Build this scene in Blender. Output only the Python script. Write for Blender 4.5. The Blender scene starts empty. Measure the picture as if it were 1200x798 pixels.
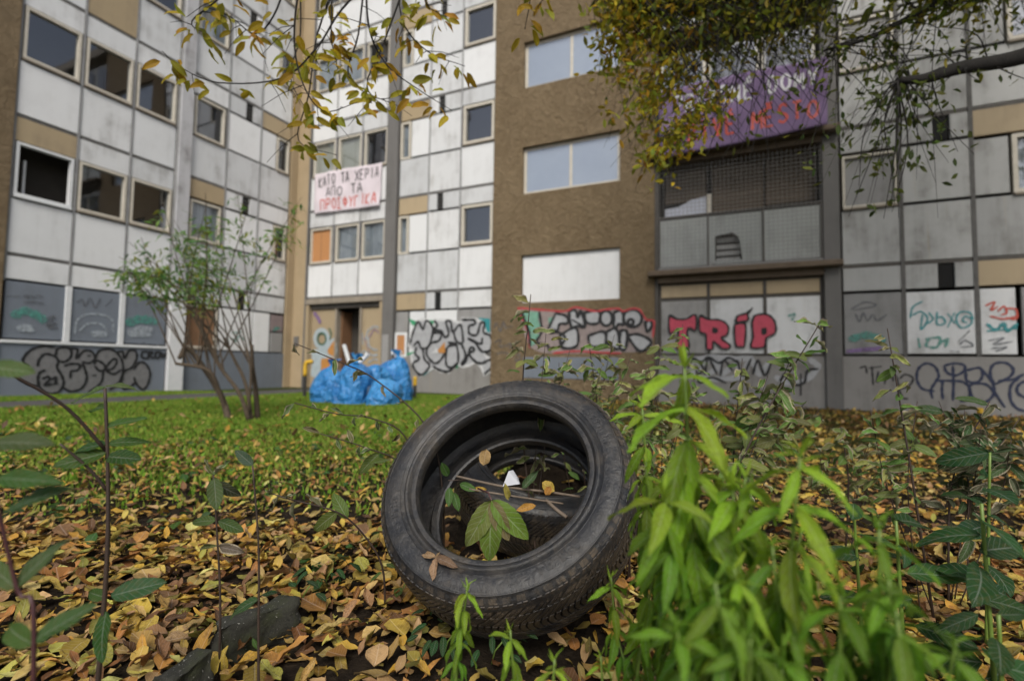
import bpy, math, random
import numpy as np
from mathutils import Vector, Matrix
random.seed(7); RNG = np.random.default_rng(7)
R = math.radians
S = bpy.context.scene
COL = S.collection

# ------------------------------------------------------------------ camera, sky, sun, exposure
CAM_H = 0.735
FPX, PITCH, ROLL, YAW = 577.0, R(3.12), R(0.84), R(-24.3)
cam_d = bpy.data.cameras.new('camera'); cam = bpy.data.objects.new('camera', cam_d); COL.objects.link(cam)
S.camera = cam
cam_d.sensor_width = 36.0; cam_d.lens = 36.0 * FPX / 1200.0
cam_d.clip_start = 0.02; cam_d.clip_end = 2000
cf = Vector((0, math.cos(PITCH), math.sin(PITCH))); cu0 = Vector((0, -math.sin(PITCH), math.cos(PITCH))); cr0 = Vector((1, 0, 0))
crt = math.cos(ROLL) * cr0 + math.sin(ROLL) * cu0; cup = -math.sin(ROLL) * cr0 + math.cos(ROLL) * cu0
m3 = Matrix((crt, cup, -cf)).transposed()
cam.matrix_world = Matrix.Translation((0, 0, CAM_H)) @ m3.to_4x4()
cam_d.dof.use_dof = True; cam_d.dof.focus_distance = 1.33; cam_d.dof.aperture_fstop = 1.8; cam_d.dof.aperture_blades = 9

SUN_EL, SUN_AZ = R(44), R(180)          # azimuth clockwise from +Y
world = bpy.data.worlds.new('World'); S.world = world; world.use_nodes = True
wn = world.node_tree; wn.nodes.clear()
sky = wn.nodes.new('ShaderNodeTexSky'); sky.sky_type = 'NISHITA'; sky.sun_disc = False
sky.sun_elevation = SUN_EL; sky.sun_rotation = SUN_AZ; sky.dust_density = 3.0; sky.air_density = 1.0
hs = wn.nodes.new('ShaderNodeHueSaturation'); hs.inputs['Saturation'].default_value = 0.5
bg = wn.nodes.new('ShaderNodeBackground'); bg.inputs[1].default_value = 0.08
wo = wn.nodes.new('ShaderNodeOutputWorld')
wn.links.new(sky.outputs[0], hs.inputs['Color']); wn.links.new(hs.outputs[0], bg.inputs[0]); wn.links.new(bg.outputs[0], wo.inputs[0])
sun_d = bpy.data.lights.new('sun', 'SUN'); sun = bpy.data.objects.new('sun', sun_d); COL.objects.link(sun)
sun_d.energy = 1.45; sun_d.angle = R(20); sun_d.color = (1, 0.95, 0.86)
sd = Vector((math.sin(SUN_AZ) * math.cos(SUN_EL), math.cos(SUN_AZ) * math.cos(SUN_EL), math.sin(SUN_EL)))
sun.rotation_euler = sd.to_track_quat('Z', 'Y').to_euler(); sun.location = (0, 0, 30)
S.view_settings.view_transform = 'Standard'; S.view_settings.look = 'None'; S.view_settings.gamma = 1.0
S.view_settings.use_curve_mapping = False
S.view_settings.exposure = 0.8
S.render.engine = 'CYCLES'
S.cycles.max_bounces = 6; S.cycles.transparent_max_bounces = 12

# ------------------------------------------------------------------ frames of reference
EU = Vector((math.cos(YAW), math.sin(YAW), 0)); EL = Vector((-math.sin(YAW), math.cos(YAW), 0))
D_MAIN, U_LEFT = 11.52, -12.98
def ray(px, py): return cf + crt * ((px - 600) / FPX) + cup * ((399 - py) / FPX)
def at(px, py, Y):                     # a point of the place at depth Y metres in front of the camera
    r = ray(px, py); return Vector((0, 0, CAM_H)) + r * (Y / r.y)
def on_ground(px, py):
    r = ray(px, py); return Vector((0, 0, CAM_H)) + r * (-CAM_H / r.z)
def wm(px, py):                        # main facade: (u, z)
    r = ray(px, py); p = r * (D_MAIN / r.dot(EL)); return (p.dot(EU), p.z + CAM_H)
def wl(px, py):                        # left facade: (s, z)
    r = ray(px, py); p = r * (U_LEFT / r.dot(EU)); return (p.dot(EL), p.z + CAM_H)
def facade_point(u, l, z=0): return EU * u + EL * l + Vector((0, 0, z))

# ------------------------------------------------------------------ object helpers
def tag(o, label=None, cat=None, group=None, kind=None):
    if label: o['label'] = label
    if cat: o['category'] = cat
    if group: o['group'] = group
    if kind: o['kind'] = kind
    return o
def link(o, parent=None):
    COL.objects.link(o)
    if parent: o.parent = parent
    return o
def empty(name, loc=(0, 0, 0), rz=0, label=None, cat=None, group=None):
    o = bpy.data.objects.new(name, None); o.empty_display_size = 0.1; o.location = loc; o.rotation_euler = (0, 0, rz)
    link(o); tag(o, label, cat, group); return o
def make_mesh(name, v, f, mat=None, smooth=False):
    me = bpy.data.meshes.new(name); me.from_pydata([tuple(p) for p in v], [], f)
    if mat: me.materials.append(mat)
    if smooth: me.polygons.foreach_set('use_smooth', [True] * len(me.polygons))
    me.update(); return me
def mobj(name, v, f, mat, parent=None, smooth=False):
    return link(bpy.data.objects.new(name, make_mesh(name, v, f, mat, smooth)), parent)

class MB:
    def __init__(s): s.v = []; s.f = []
    def add(s, v, f):
        b = len(s.v); s.v += [tuple(p) for p in v]; s.f += [tuple(i + b for i in q) for q in f]; return s
    def tube(s, pts, rad, n=6, cap=True):
        v, f = tube(pts, rad, n, cap); return s.add(v, f)
    def build(s, name, mat, parent=None, smooth=False): return mobj(name, s.v, s.f, mat, parent, smooth)

def tube(pts, rad, n=6, cap=True):
    pts = [Vector(p) for p in pts]
    if not hasattr(rad, '__len__'): rad = [rad] * len(pts)
    v, f = [], []; prev = None
    for i, p in enumerate(pts):
        d = (pts[min(i + 1, len(pts) - 1)] - pts[max(i - 1, 0)])
        d = d.normalized() if d.length > 1e-9 else Vector((0, 0, 1))
        if prev is None: a = d.orthogonal().normalized()
        else:
            a = prev - d * prev.dot(d); a = a.normalized() if a.length > 1e-6 else d.orthogonal().normalized()
        prev = a; b = d.cross(a)
        for k in range(n):
            t = 2 * math.pi * k / n; v.append(p + (a * math.cos(t) + b * math.sin(t)) * rad[i])
    for i in range(len(pts) - 1):
        for k in range(n):
            k2 = (k + 1) % n; f.append((i * n + k, i * n + k2, (i + 1) * n + k2, (i + 1) * n + k))
    if cap:
        f.append(tuple(range(n - 1, -1, -1))); b = (len(pts) - 1) * n; f.append(tuple(range(b, b + n)))
    return v, f
def smooth_pts(pts, n=5):
    P = [Vector(p) for p in pts]
    if len(P) < 3: return P
    Q = [P[0] * 2 - P[1]] + P + [P[-1] * 2 - P[-2]]; out = []
    for i in range(1, len(Q) - 2):
        a, b, c, d = Q[i - 1], Q[i], Q[i + 1], Q[i + 2]
        for k in range(n):
            t = k / n; out.append(0.5 * ((2 * b) + (c - a) * t + (2 * a - 5 * b + 4 * c - d) * t * t + (3 * b - a - 3 * c + d) * t ** 3))
    out.append(P[-1]); return out

# ------------------------------------------------------------------ materials
class NT:
    def __init__(s, name):
        s.m = bpy.data.materials.new(name); s.m.use_nodes = True; s.t = s.m.node_tree; s.t.nodes.clear()
        s.out = s.n('ShaderNodeOutputMaterial'); s.b = s.n('ShaderNodeBsdfPrincipled'); s.l(s.b.outputs[0], s.out.inputs[0])
    def n(s, t, **k):
        nd = s.t.nodes.new(t)
        for a, b in k.items(): setattr(nd, a, b)
        return nd
    def l(s, a, b): s.t.links.new(a, b)
    def coord(s, kind='Object'): return s.n('ShaderNodeTexCoord').outputs[kind]
    def objrand(s): return s.n('ShaderNodeObjectInfo').outputs['Random']
    def shifted(s, scale=(1, 1, 1)):   # object coordinates moved by a random amount for every object
        mp = s.n('ShaderNodeMapping'); s.l(s.coord(), mp.inputs[0]); mp.inputs['Scale'].default_value = scale
        mu = s.n('ShaderNodeMath', operation='MULTIPLY'); s.l(s.objrand(), mu.inputs[0]); mu.inputs[1].default_value = 57.3
        cx = s.n('ShaderNodeCombineXYZ'); [s.l(mu.outputs[0], cx.inputs[i]) for i in range(3)]; s.l(cx.outputs[0], mp.inputs['Location'])
        return mp.outputs[0]
    def noise(s, vec=None, scale=5, detail=4, rough=0.6, dist=0):
        nd = s.n('ShaderNodeTexNoise'); nd.inputs['Scale'].default_value = scale; nd.inputs['Detail'].default_value = detail
        nd.inputs['Roughness'].default_value = rough; nd.inputs['Distortion'].default_value = dist
        s.l(vec if vec is not None else s.coord(), nd.inputs['Vector']); return nd.outputs[0]
    def ramp(s, fac, stops):
        r = s.n('ShaderNodeValToRGB'); e = r.color_ramp.elements
        while len(e) < len(stops): e.new(0.5)
        for el, (p, c) in zip(e, stops):
            el.position = p; el.color = (*c, 1) if hasattr(c, '__len__') else (c, c, c, 1)
        s.l(fac, r.inputs[0]); return r.outputs[0]
    def mix(s, fac, a, b, mode='MIX'):
        m = s.n('ShaderNodeMix', data_type='RGBA', blend_type=mode)
        for k, val in ((0, fac), (6, a), (7, b)):
            sock = m.inputs[k]
            if hasattr(val, 'links'): s.l(val, sock)
            elif hasattr(val, '__len__'): sock.default_value = (*val, 1) if len(val) == 3 else val
            else: sock.default_value = val if k == 0 else (val, val, val, 1)
        return m.outputs[2]
    def math(s, op, a, b=0.0, clamp=False):
        m = s.n('ShaderNodeMath', operation=op, use_clamp=clamp)
        for sock, val in ((m.inputs[0], a), (m.inputs[1], b)):
            if hasattr(val, 'links'): s.l(val, sock)
            else: sock.default_value = val
        return m.outputs[0]
    def color(s, c):
        if hasattr(c, 'links'): s.l(c, s.b.inputs['Base Color'])
        else: s.b.inputs['Base Color'].default_value = (*c, 1)
        return s
    def rough(s, r):
        if hasattr(r, 'links'): s.l(r, s.b.inputs['Roughness'])
        else: s.b.inputs['Roughness'].default_value = r
        return s
    def bump(s, h, strength=0.3, dist=0.01):
        b = s.n('ShaderNodeBump'); b.inputs['Strength'].default_value = strength; b.inputs['Distance'].default_value = dist
        s.l(h, b.inputs['Height']); s.l(b.outputs[0], s.b.inputs['Normal']); return s

def m_plain(name, c, c2=None, scale=6, rough=0.7, bump=0.0, bscale=60, bdist=0.003):
    t = NT(name)
    if c2: t.color(t.ramp(t.noise(t.shifted(), scale, 6, 0.65), [(0.3, c), (0.7, c2)]))
    else: t.color(c)
    t.rough(rough)
    if bump: t.bump(t.noise(None, bscale, 5), bump, bdist)
    return t.m
def m_panel(name, c_lo, c_hi, stain=0.5, stain_c=(0.17, 0.16, 0.145), rough=0.45):
    t = NT(name); r = t.objrand()
    base = t.ramp(r, [(0, c_lo), (1, c_hi)])
    v = t.shifted((3.2, 3.2, 0.35)); streak = t.noise(v, 2.2, 5, 0.6)
    blot = t.noise(t.shifted((1, 1, 1)), 1.4, 5, 0.62)
    f = t.math('MULTIPLY', t.ramp(streak, [(0.42, 0), (0.75, 1)]), t.ramp(blot, [(0.40, 0), (0.7, 1)]))
    f = t.math('ADD', t.math('MULTIPLY', f, stain * 1.3), t.math('MULTIPLY', t.ramp(blot, [(0.5, 0), (0.8, 1)]), stain * 0.6), True)
    rust = t.math('MULTIPLY', t.ramp(t.noise(t.shifted((7, 7, 0.22)), 1.5, 3), [(0.66, 0), (0.76, 1)]), 0.35 * stain)
    c = t.mix(f, base, stain_c); c = t.mix(rust, c, (0.36, 0.27, 0.12))
    t.color(c); t.rough(t.math('ADD', t.math('MULTIPLY', f, 0.3), rough, True)); t.bump(t.noise(t.shifted(), 3.0, 2), 0.12, 0.012)
    return t.m
M = {}
M['panel'] = m_panel('white_panel', (0.53, 0.545, 0.56), (0.70, 0.71, 0.72), 0.5)
M['panel_clean'] = m_panel('clean_white_panel', (0.66, 0.675, 0.69), (0.74, 0.75, 0.76), 0.2)
M['panel_dirty_shaded'] = m_panel('dirty_shaded_panel', (0.33, 0.335, 0.335), (0.45, 0.455, 0.45), 0.7, (0.15, 0.145, 0.13), 0.5)  # dimmer light of the right bays darkened into the colour, along with dirt
M['hole'] = m_plain('vent_hole', (0.008, 0.008, 0.008), None, 4, 0.9)
M['panel_tan'] = m_panel('tan_panel', (0.36, 0.28, 0.17), (0.42, 0.33, 0.21), 0.45, (0.2, 0.16, 0.11), 0.6)
M['panel_grey'] = m_panel('grey_board', (0.25, 0.25, 0.25), (0.32, 0.315, 0.31), 0.6, (0.13, 0.125, 0.12), 0.6)
M['blue_paint'] = m_panel('blue_grey_paint', (0.155, 0.18, 0.215), (0.175, 0.20, 0.24), 0.35, (0.10, 0.105, 0.115), 0.5)
M['base_grey'] = m_panel('grey_plinth', (0.22, 0.215, 0.205), (0.25, 0.24, 0.23), 0.6, (0.12, 0.11, 0.10), 0.7)
M['brown_board'] = m_panel('brown_board', (0.20, 0.105, 0.055), (0.24, 0.13, 0.065), 0.5, (0.10, 0.055, 0.03), 0.6)
M['osb'] = m_panel('orange_chipboard', (0.42, 0.19, 0.07), (0.46, 0.22, 0.085), 0.4, (0.25, 0.11, 0.045), 0.6)
M['pink_board'] = m_plain('dull_pink_board', (0.20, 0.16, 0.165), (0.24, 0.19, 0.19), 4)
M['joint'] = m_plain('dark_joint', (0.085, 0.083, 0.08), (0.14, 0.135, 0.13), 8, 0.8)
M['strip'] = m_plain('grey_metal_strip', (0.20, 0.20, 0.205), (0.30, 0.30, 0.30), 5, 0.55)
M['pillar'] = m_panel('grey_concrete_pillar', (0.135, 0.13, 0.125), (0.16, 0.155, 0.15), 0.5, (0.10, 0.098, 0.095), 0.7)
M['pillar_pale'] = m_panel('pale_concrete_pillar', (0.42, 0.43, 0.45), (0.5, 0.5, 0.52), 0.9, (0.20, 0.19, 0.19), 0.7)
M['white_bar'] = m_plain('white_paint', (0.62, 0.64, 0.66), (0.72, 0.73, 0.74), 7, 0.5)
M['frame'] = m_plain('cream_window_frame', (0.50, 0.46, 0.385), (0.62, 0.58, 0.50), 9, 0.5)
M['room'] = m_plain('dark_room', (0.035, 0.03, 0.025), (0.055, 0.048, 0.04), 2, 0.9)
M['curtain'] = m_plain('grey_curtain', (0.26, 0.29, 0.32), (0.40, 0.42, 0.44), 3, 0.9)
M['blind'] = m_plain('cream_blind', (0.46, 0.45, 0.38), (0.54, 0.52, 0.45), 3, 0.8)
M['pale_sky_sheet'] = m_plain('pale_blue_sky_sheet', (0.50, 0.53, 0.63), (0.56, 0.59, 0.68), 1.5, 0.6)  # sky reflection of the stucco panes put into this colour; torn sheet shares it
M['steel'] = m_plain('dark_steel', (0.05, 0.045, 0.04), (0.085, 0.075, 0.065), 8, 0.6)
M['wire'] = m_plain('grey_wire', (0.20, 0.195, 0.19), None, 8, 0.5)
M['frosted'] = m_panel('frosted_balcony_glass', (0.34, 0.36, 0.35), (0.40, 0.42, 0.41), 0.5, (0.2, 0.21, 0.2), 0.35)
M['slat'] = m_plain('brown_blind_slat', (0.10, 0.075, 0.052), (0.14, 0.105, 0.075), 3, 0.7)
M['cornice'] = m_plain('brown_cornice', (0.10, 0.072, 0.048), (0.15, 0.11, 0.075), 4, 0.75, 0.3)
M['ochre'] = m_plain('smooth_ochre_render', (0.33, 0.255, 0.155), (0.39, 0.30, 0.19), 1.5, 0.9, 0.3, 30)
M['door'] = m_panel('tan_door_board', (0.33, 0.26, 0.165), (0.38, 0.30, 0.19), 0.5, (0.2, 0.15, 0.1), 0.6)
M['concrete_line'] = m_plain('weathered_concrete', (0.22, 0.19, 0.15), (0.30, 0.26, 0.21), 6, 0.85, 0.4, 40)
def m_stucco():
    t = NT('rough_brown_stucco'); v = t.coord()
    big = t.noise(v, 0.8, 5, 0.6); n1 = t.noise(v, 4.5, 6, 0.7, 1.4); n2 = t.noise(v, 40, 4, 0.7)
    c = t.ramp(big, [(0.3, (0.175, 0.122, 0.065)), (0.7, (0.232, 0.168, 0.096))])
    c = t.mix(t.ramp(n1, [(0.42, 0), (0.62, 0.6)]), c, (0.285, 0.215, 0.128))
    t.color(c).rough(0.95); t.bump(t.math('ADD', n1, t.math('MULTIPLY', n2, 0.35)), 1.0, 0.11); return t.m
M['stucco'] = m_stucco()
def m_glass():
    t = NT('window_glass'); t.t.nodes.remove(t.b)
    tr = t.n('ShaderNodeBsdfTransparent'); tr.inputs[0].default_value = (0.72, 0.76, 0.78, 1)
    gl = t.n('ShaderNodeBsdfGlossy'); gl.inputs['Roughness'].default_value = 0.03; gl.inputs[0].default_value = (0.9, 0.93, 1, 1)
    ge = t.n('ShaderNodeNewGeometry'); dp = t.n('ShaderNodeVectorMath', operation='DOT_PRODUCT'); t.l(ge.outputs['Incoming'], dp.inputs[0]); t.l(ge.outputs['Normal'], dp.inputs[1])
    fr = t.math('ADD', t.math('MULTIPLY', t.math('POWER', t.math('SUBTRACT', 1.0, t.math('ABSOLUTE', dp.outputs['Value'])), 4.0), 0.82), 0.17, True)   # Schlick, same from both sides
    b = t.n('ShaderNodeBump'); b.inputs['Strength'].default_value = 0.06; b.inputs['Distance'].default_value = 0.02
    t.l(t.noise(t.shifted(), 1.2, 1), b.inputs['Height']); t.l(b.outputs[0], gl.inputs['Normal'])
    mx = t.n('ShaderNodeMixShader'); t.l(fr, mx.inputs[0]); t.l(tr.outputs[0], mx.inputs[1]); t.l(gl.outputs[0], mx.inputs[2])
    t.l(mx.outputs[0], t.out.inputs[0]); return t.m
M['glass'] = m_glass()
def m_spray(name, c, fade=0.0):
    t = NT(name); t.color(t.ramp(t.noise(None, 9, 4), [(0.3, tuple(x * 0.8 for x in c)), (0.7, c)])); t.rough(0.55)
    if fade:
        t.b.inputs['Alpha'].default_value = 1
        al = t.ramp(t.noise(None, 14, 5, 0.75), [(0.35, 1 - fade), (0.65, 1.0)])
        t.l(al, t.b.inputs['Alpha'])
    return t.m
for k, c, fd in (('black', (0.014, 0.014, 0.016), 0.12), ('silver', (0.42, 0.43, 0.45), 0.1), ('white', (0.66, 0.67, 0.68), 0.2), ('pink', (0.60, 0.075, 0.125), 0.08),
                 ('navy', (0.014, 0.024, 0.07), 0.2), ('teal', (0.03, 0.30, 0.33), 0.35), ('green', (0.03, 0.36, 0.16), 0.35), ('red', (0.55, 0.06, 0.07), 0.3),
                 ('mint', (0.19, 0.40, 0.30), 0.2), ('mauve', (0.33, 0.27, 0.26), 0.25), ('faintgrey', (0.13, 0.14, 0.16), 0.75), ('faintwhite', (0.42, 0.47, 0.52), 0.7),
                 ('faintgreen', (0.10, 0.33, 0.28), 0.75), ('purple', (0.24, 0.15, 0.34), 0.5), ('orange', (0.50, 0.23, 0.06), 0.0), ('scarlet', (0.62, 0.09, 0.055), 0.15),
                 ('bubble', (0.205, 0.205, 0.21), 0.15), ('paleblue', (0.42, 0.50, 0.54), 0.15), ('darkgreen', (0.04, 0.13, 0.09), 0.2)):
    M['sp_' + k] = m_spray('spray_' + k, c, fd)

# ------------------------------------------------------------------ facade builder
class Facade:
    """coordinates (along, height, outward) of one wall"""
    def __init__(s, thing, left): s.t = thing; s.left = left
    def P(s, a, z, o): return (o, a, z) if s.left else (a, -o, z)
    def mesh(s, name, v, f, mat, parent=None, smooth=False):
        return mobj(name, [s.P(*p) for p in v], f, mat, parent or s.t, smooth)
    def box(s, name, a0, a1, z0, z1, o0, o1, mat, parent=None, ch=0.0):
        # front face at o1, chamfered by ch; the front looks outward
        v = [(a0, z0, o0), (a1, z0, o0), (a1, z1, o0), (a0, z1, o0)]
        if ch:
            v += [(a0, z0, o1 - ch), (a1, z0, o1 - ch), (a1, z1, o1 - ch), (a0, z1, o1 - ch),
                  (a0 + ch, z0 + ch, o1), (a1 - ch, z0 + ch, o1), (a1 - ch, z1 - ch, o1), (a0 + ch, z1 - ch, o1)]
            f = [(3, 2, 1, 0), (8, 9, 10, 11)] + [(k, (k + 1) % 4, 4 + (k + 1) % 4, 4 + k) for k in range(4)] + [(4 + k, 4 + (k + 1) % 4, 8 + (k + 1) % 4, 8 + k) for k in range(4)]
        else:
            v += [(a0, z0, o1), (a1, z0, o1), (a1, z1, o1), (a0, z1, o1)]
            f = [(3, 2, 1, 0), (4, 5, 6, 7)] + [(k, (k + 1) % 4, 4 + (k + 1) % 4, 4 + k) for k in range(4)]
        return s.mesh(name, v, f, M[mat] if isinstance(mat, str) else mat, parent)
    def panel(s, a0, a1, z0, z1, mat='panel', gap=0.018, o=0.0, name='panel'):
        j = random.uniform(-0.004, 0.005)
        return s.box(name, a0 + gap, a1 - gap, z0 + gap, z1 - gap, -0.05, o + j, mat, None, 0.008)
    def frame_ring(s, name, a0, a1, z0, z1, w, o0, o1, mat, parent):
        v = []; 
        for o in (o0, o1):
            v += [(a0, z0, o), (a1, z0, o), (a1, z1, o), (a0, z1, o), (a0 + w, z0 + w, o), (a1 - w, z0 + w, o), (a1 - w, z1 - w, o), (a0 + w, z1 - w, o)]
        f = []
        for k in range(4):
            k2 = (k + 1) % 4
            f += [(8 + k, 8 + k2, 12 + k2, 12 + k), (k2, k, 4 + k, 4 + k2), (k, k2, 8 + k2, 8 + k), (4 + k2, 4 + k, 12 + k, 12 + k2)]
        return s.mesh(name, v, f, M[mat], parent)
    def window(s, a0, a1, z0, z1, fill=None, glass=True, w=0.052, o=0.01, mull=(), label=None, sill=True, fmat='frame', depth=0.10):
        win = s.frame_ring('window', a0, a1, z0, z1, w, -0.10, o, fmat, s.t)
        if label: win['label'] = label
        for mu in mull: s.box('mullion', mu - 0.035, mu + 0.035, z0 + w, z1 - w, -0.09, o - 0.004, fmat, win)
        edges = [a0 + w] + [x for mu in mull for x in (mu - 0.035, mu + 0.035)] + [a1 - w]
        if glass:
            for k in range(0, len(edges), 2):
                e0, e1, h0, h1 = edges[k] - 0.006, edges[k + 1] + 0.006, z0 + w - 0.006, z1 - w + 0.006
                s.mesh('pane', [(e0, h0, -0.058), (e1, h0, -0.058), (e1, h1, -0.058), (e0, h1, -0.058)], [(0, 1, 2, 3)], M['glass'], win)
        if fill == 'curtain':
            n = 40; v = []; f = []; ph = random.random() * 9
            for i in range(n + 1):
                a = a0 + w + (a1 - a0 - 2 * w) * i / n; oo = -depth - 0.03 * math.sin(i * 1.25 + ph) - 0.012 * math.sin(i * 2.9)
                v += [(a, z0 + w * 0.5, oo), (a, z1 - w * 0.5, oo)]
            for i in range(n): f.append((2 * i, 2 * i + 2, 2 * i + 3, 2 * i + 1))
            s.mesh('curtain', v, f, M['curtain'], win, True)
        elif fill: s.box('blind' if fill == 'blind' else 'board', a0 + w * 0.6, a1 - w * 0.6, z0 + w * 0.6, z1 - w * 0.6, -depth - 0.02, -depth if glass else -0.05, fill, win)
        if sill: s.box('sill', a0 + 0.003, a1 - 0.003, z0 - 0.045, z0 - 0.003, -0.05, o + 0.035, 'concrete_line' if fmat == 'frame' else fmat, win)
        return win
    # spray paint on the wall: kept a few millimetres proud
    def ribbons(s, strokes, w, o, jitter=True):
        v, f = [], []
        for si, st in enumerate(strokes):
            pts = smooth_pts([Vector((p[0], p[1], 0)) for p in st], 5) if len(st) > 2 else [Vector((p[0], p[1], 0)) for p in st]
            n = len(pts); b = len(v); off = o + 0.0004 * si
            for i, p in enumerate(pts):
                d = pts[min(i + 1, n - 1)] - pts[max(i - 1, 0)]; d = d.normalized() if d.length > 1e-9 else Vector((1, 0, 0))
                q = Vector((-d.y, d.x, 0)); ww = w * 0.5 * (1 + (0.18 * math.sin(i * 1.7 + si) if jitter else 0)); oo = off + 0.00006 * i
                e = d * (ww * 0.7) if i == n - 1 else (-d * (ww * 0.7) if i == 0 else Vector((0, 0, 0)))
                h = ww * (0.6 if i in (0, n - 1) else 1)
                v += [(p.x + e.x + q.x * h, p.y + e.y + q.y * h, oo), (p.x + e.x - q.x * h, p.y + e.y - q.y * h, oo)]
            for i in range(n - 1): f.append((b + 2 * i, b + 2 * i + 1, b + 2 * i + 3, b + 2 * i + 2))
        return v, f
    def strokes(s, name, strokes, w, mat, parent, o=0.014): 
        first = None
        for k, st in enumerate(strokes):
            v, f = s.ribbons([st], w, o + 0.0004 * k); ob = s.mesh(name if first is None else 'stroke', v, f, M['sp_' + mat], parent if (first is None or parent is not s.t) else first); first = first or ob
        return first
    def fills(s, name, polys, mat, parent, o=0.010, smooth=True):
        first = None
        for k, pl in enumerate(polys):
            q = [(p.x, p.y) for p in smooth_pts([Vector((a, b, 0)) for a, b in list(pl) + [pl[0]]], 3)[:-1]] if smooth else pl
            ob = s.mesh(name if first is None else 'fill', [(a, z, o + 0.0003 * k) for a, z in q], [tuple(range(len(q)))], M['sp_' + mat], parent if (first is None or parent is not s.t) else first); first = first or ob
        return first
def zoomed(fn, ox, oy, sc):            # positions read off an enlarged crop of the wall, turned into metres on that wall
    return lambda pts: [fn(ox + x / sc, oy + y / sc) for x, y in pts]

FL = [0.0, 2.82, 5.62, 8.42, 11.22]    # floor lines
TOP = 14.02
# ------------------------------------------------------------------ ground, path
def height(x, y):
    h = 0.012 * np.sin(2.1 * x + 0.7) * np.sin(1.7 * y + 0.4) + 0.008 * np.sin(5.3 * x + 2.2 * y) + 0.006 * np.sin(4.1 * y - 7.3 * x + 1)
    return h * np.exp(-((x ** 2 + (y - 2) ** 2) / 60.0)) + 0.34 * np.exp(-(((x - 0.15) ** 2 + (y - 2.45) ** 2) / 0.085))   # a heap of soil under the second tyre
def graded(n, k, a): s = np.linspace(-1, 1, n); return a * np.sinh(k * s)
def build_ground():
    n = 150; gx = graded(n, 6.6, 1.1); gy = graded(n, 6.6, 1.1) + 2.0
    X, Y = np.meshgrid(gx, gy); Z = height(X, Y)
    v = np.stack([X.ravel(), Y.ravel(), Z.ravel()], 1); i = np.arange((n - 1) * (n - 1)); r, c = divmod(i, n - 1); a = r * n + c
    f = np.stack([a, a + 1, a + n + 1, a + n], 1)
    t = NT('soil'); p = t.coord(); n1 = t.noise(p, 1.3, 6, 0.7); n2 = t.noise(p, 22, 6, 0.75)
    c1 = t.ramp(n2, [(0.3, (0.012, 0.009, 0.007)), (0.55, (0.035, 0.026, 0.018)), (0.8, (0.075, 0.055, 0.036))])
    c2 = t.ramp(n2, [(0.3, (0.02, 0.026, 0.008)), (0.7, (0.06, 0.075, 0.02))])
    sep = t.n('ShaderNodeSeparateXYZ'); t.l(p, sep.inputs[0])
    far = t.ramp(t.math('ADD', t.math('MULTIPLY', sep.outputs[1], 0.1), t.math('MULTIPLY', n1, 0.3)), [(0.42, 0), (0.62, 1)])
    t.color(t.mix(far, c1, c2)).rough(1.0); t.b.inputs['Specular IOR Level'].default_value = 0.08; t.bump(n2, 1.0, 0.04)
    return mobj('ground', v.tolist(), f.tolist(), t.m, None, True)
GROUND = tag(build_ground(), 'dark soil of the overgrown yard under leaves and lawn', 'ground', kind='structure')
def build_path():
    # a narrow asphalt path along the left wing
    q = [facade_point(-11.55, 3.0), facade_point(-10.0, 1.0), facade_point(-10.0, 11.0), facade_point(-11.2, 11.0)]
    v = []; n = 30
    for i in range(n + 1):
        s = i / n; l = 1.0 + 9.8 * s; w = 0.05 * math.sin(i * 1.3) 
        for u in (-11.4 + w, -10.9 + w * 0.5, -10.35 + w, -9.85 - w): v.append(facade_point(u, l, 0.022))
    f = [(4 * i + k, 4 * i + k + 1, 4 * i + k + 5, 4 * i + k + 4) for i in range(n) for k in range(3)]
    m = m_plain('worn_asphalt', (0.045, 0.044, 0.043), (0.075, 0.072, 0.068), 9, 0.9, 0.5, 90)
    return tag(mobj('path', v, f, m), 'worn dark asphalt path along the left wing', 'path', kind='structure')
build_path()

# ------------------------------------------------------------------ left wing
LW = empty('panel_building', EU * U_LEFT, YAW, 'left wing with white panels, a pale pillar and blue-grey boarded ground floor', 'building')
L = Facade(LW, True)
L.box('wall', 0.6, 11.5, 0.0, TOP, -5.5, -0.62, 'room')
L.box('roof', 0.5, 11.4, TOP, TOP + 0.35, -5.6, 0.12, 'concrete_line')
for z in FL[1:]: L.box('floor_slab', 4.6, 11.2, z - 0.09, z + 0.09, -0.62, -0.06, 'room')
for a in (4.62, 7.85, 11.18): L.box('partition', a - 0.05, a + 0.05, 0.05, TOP - 0.02, -0.615, -0.065, 'room')
L.box('end_wall', 0.6, 4.58, 0.0, TOP - 0.003, -0.619, 0.05, 'stucco', None, 0.01)
LC = [4.60, 5.64, 6.66, 7.67]; RC = [8.04, 9.04, 10.10, 11.19]
L.box('corner_pier', 11.22, 11.517, 0.0, TOP - 0.003, -0.619, 0.03, 'ochre', None, 0.005)
pil = L.box('pillar', 7.69, 8.02, 0.0, TOP - 0.003, -0.4, 0.09, 'pillar_pale', None, 0.012)
L.box('drain_pipe', 7.665, 7.688, 2.9, TOP - 0.01, -0.05, 0.06, 'strip')
for a in LC[:3] + RC[1:3]: L.box('joint_strip', a - 0.022, a + 0.022, 2.3, TOP - 0.004, -0.06, 0.012, 'strip')
for z in FL[1:]:
    for a0, a1 in ((4.6, 7.66), (8.03, 11.2)): L.box('joint_strip', a0, a1, z - 0.03, z + 0.03, -0.06, -0.012, 'joint')
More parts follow.
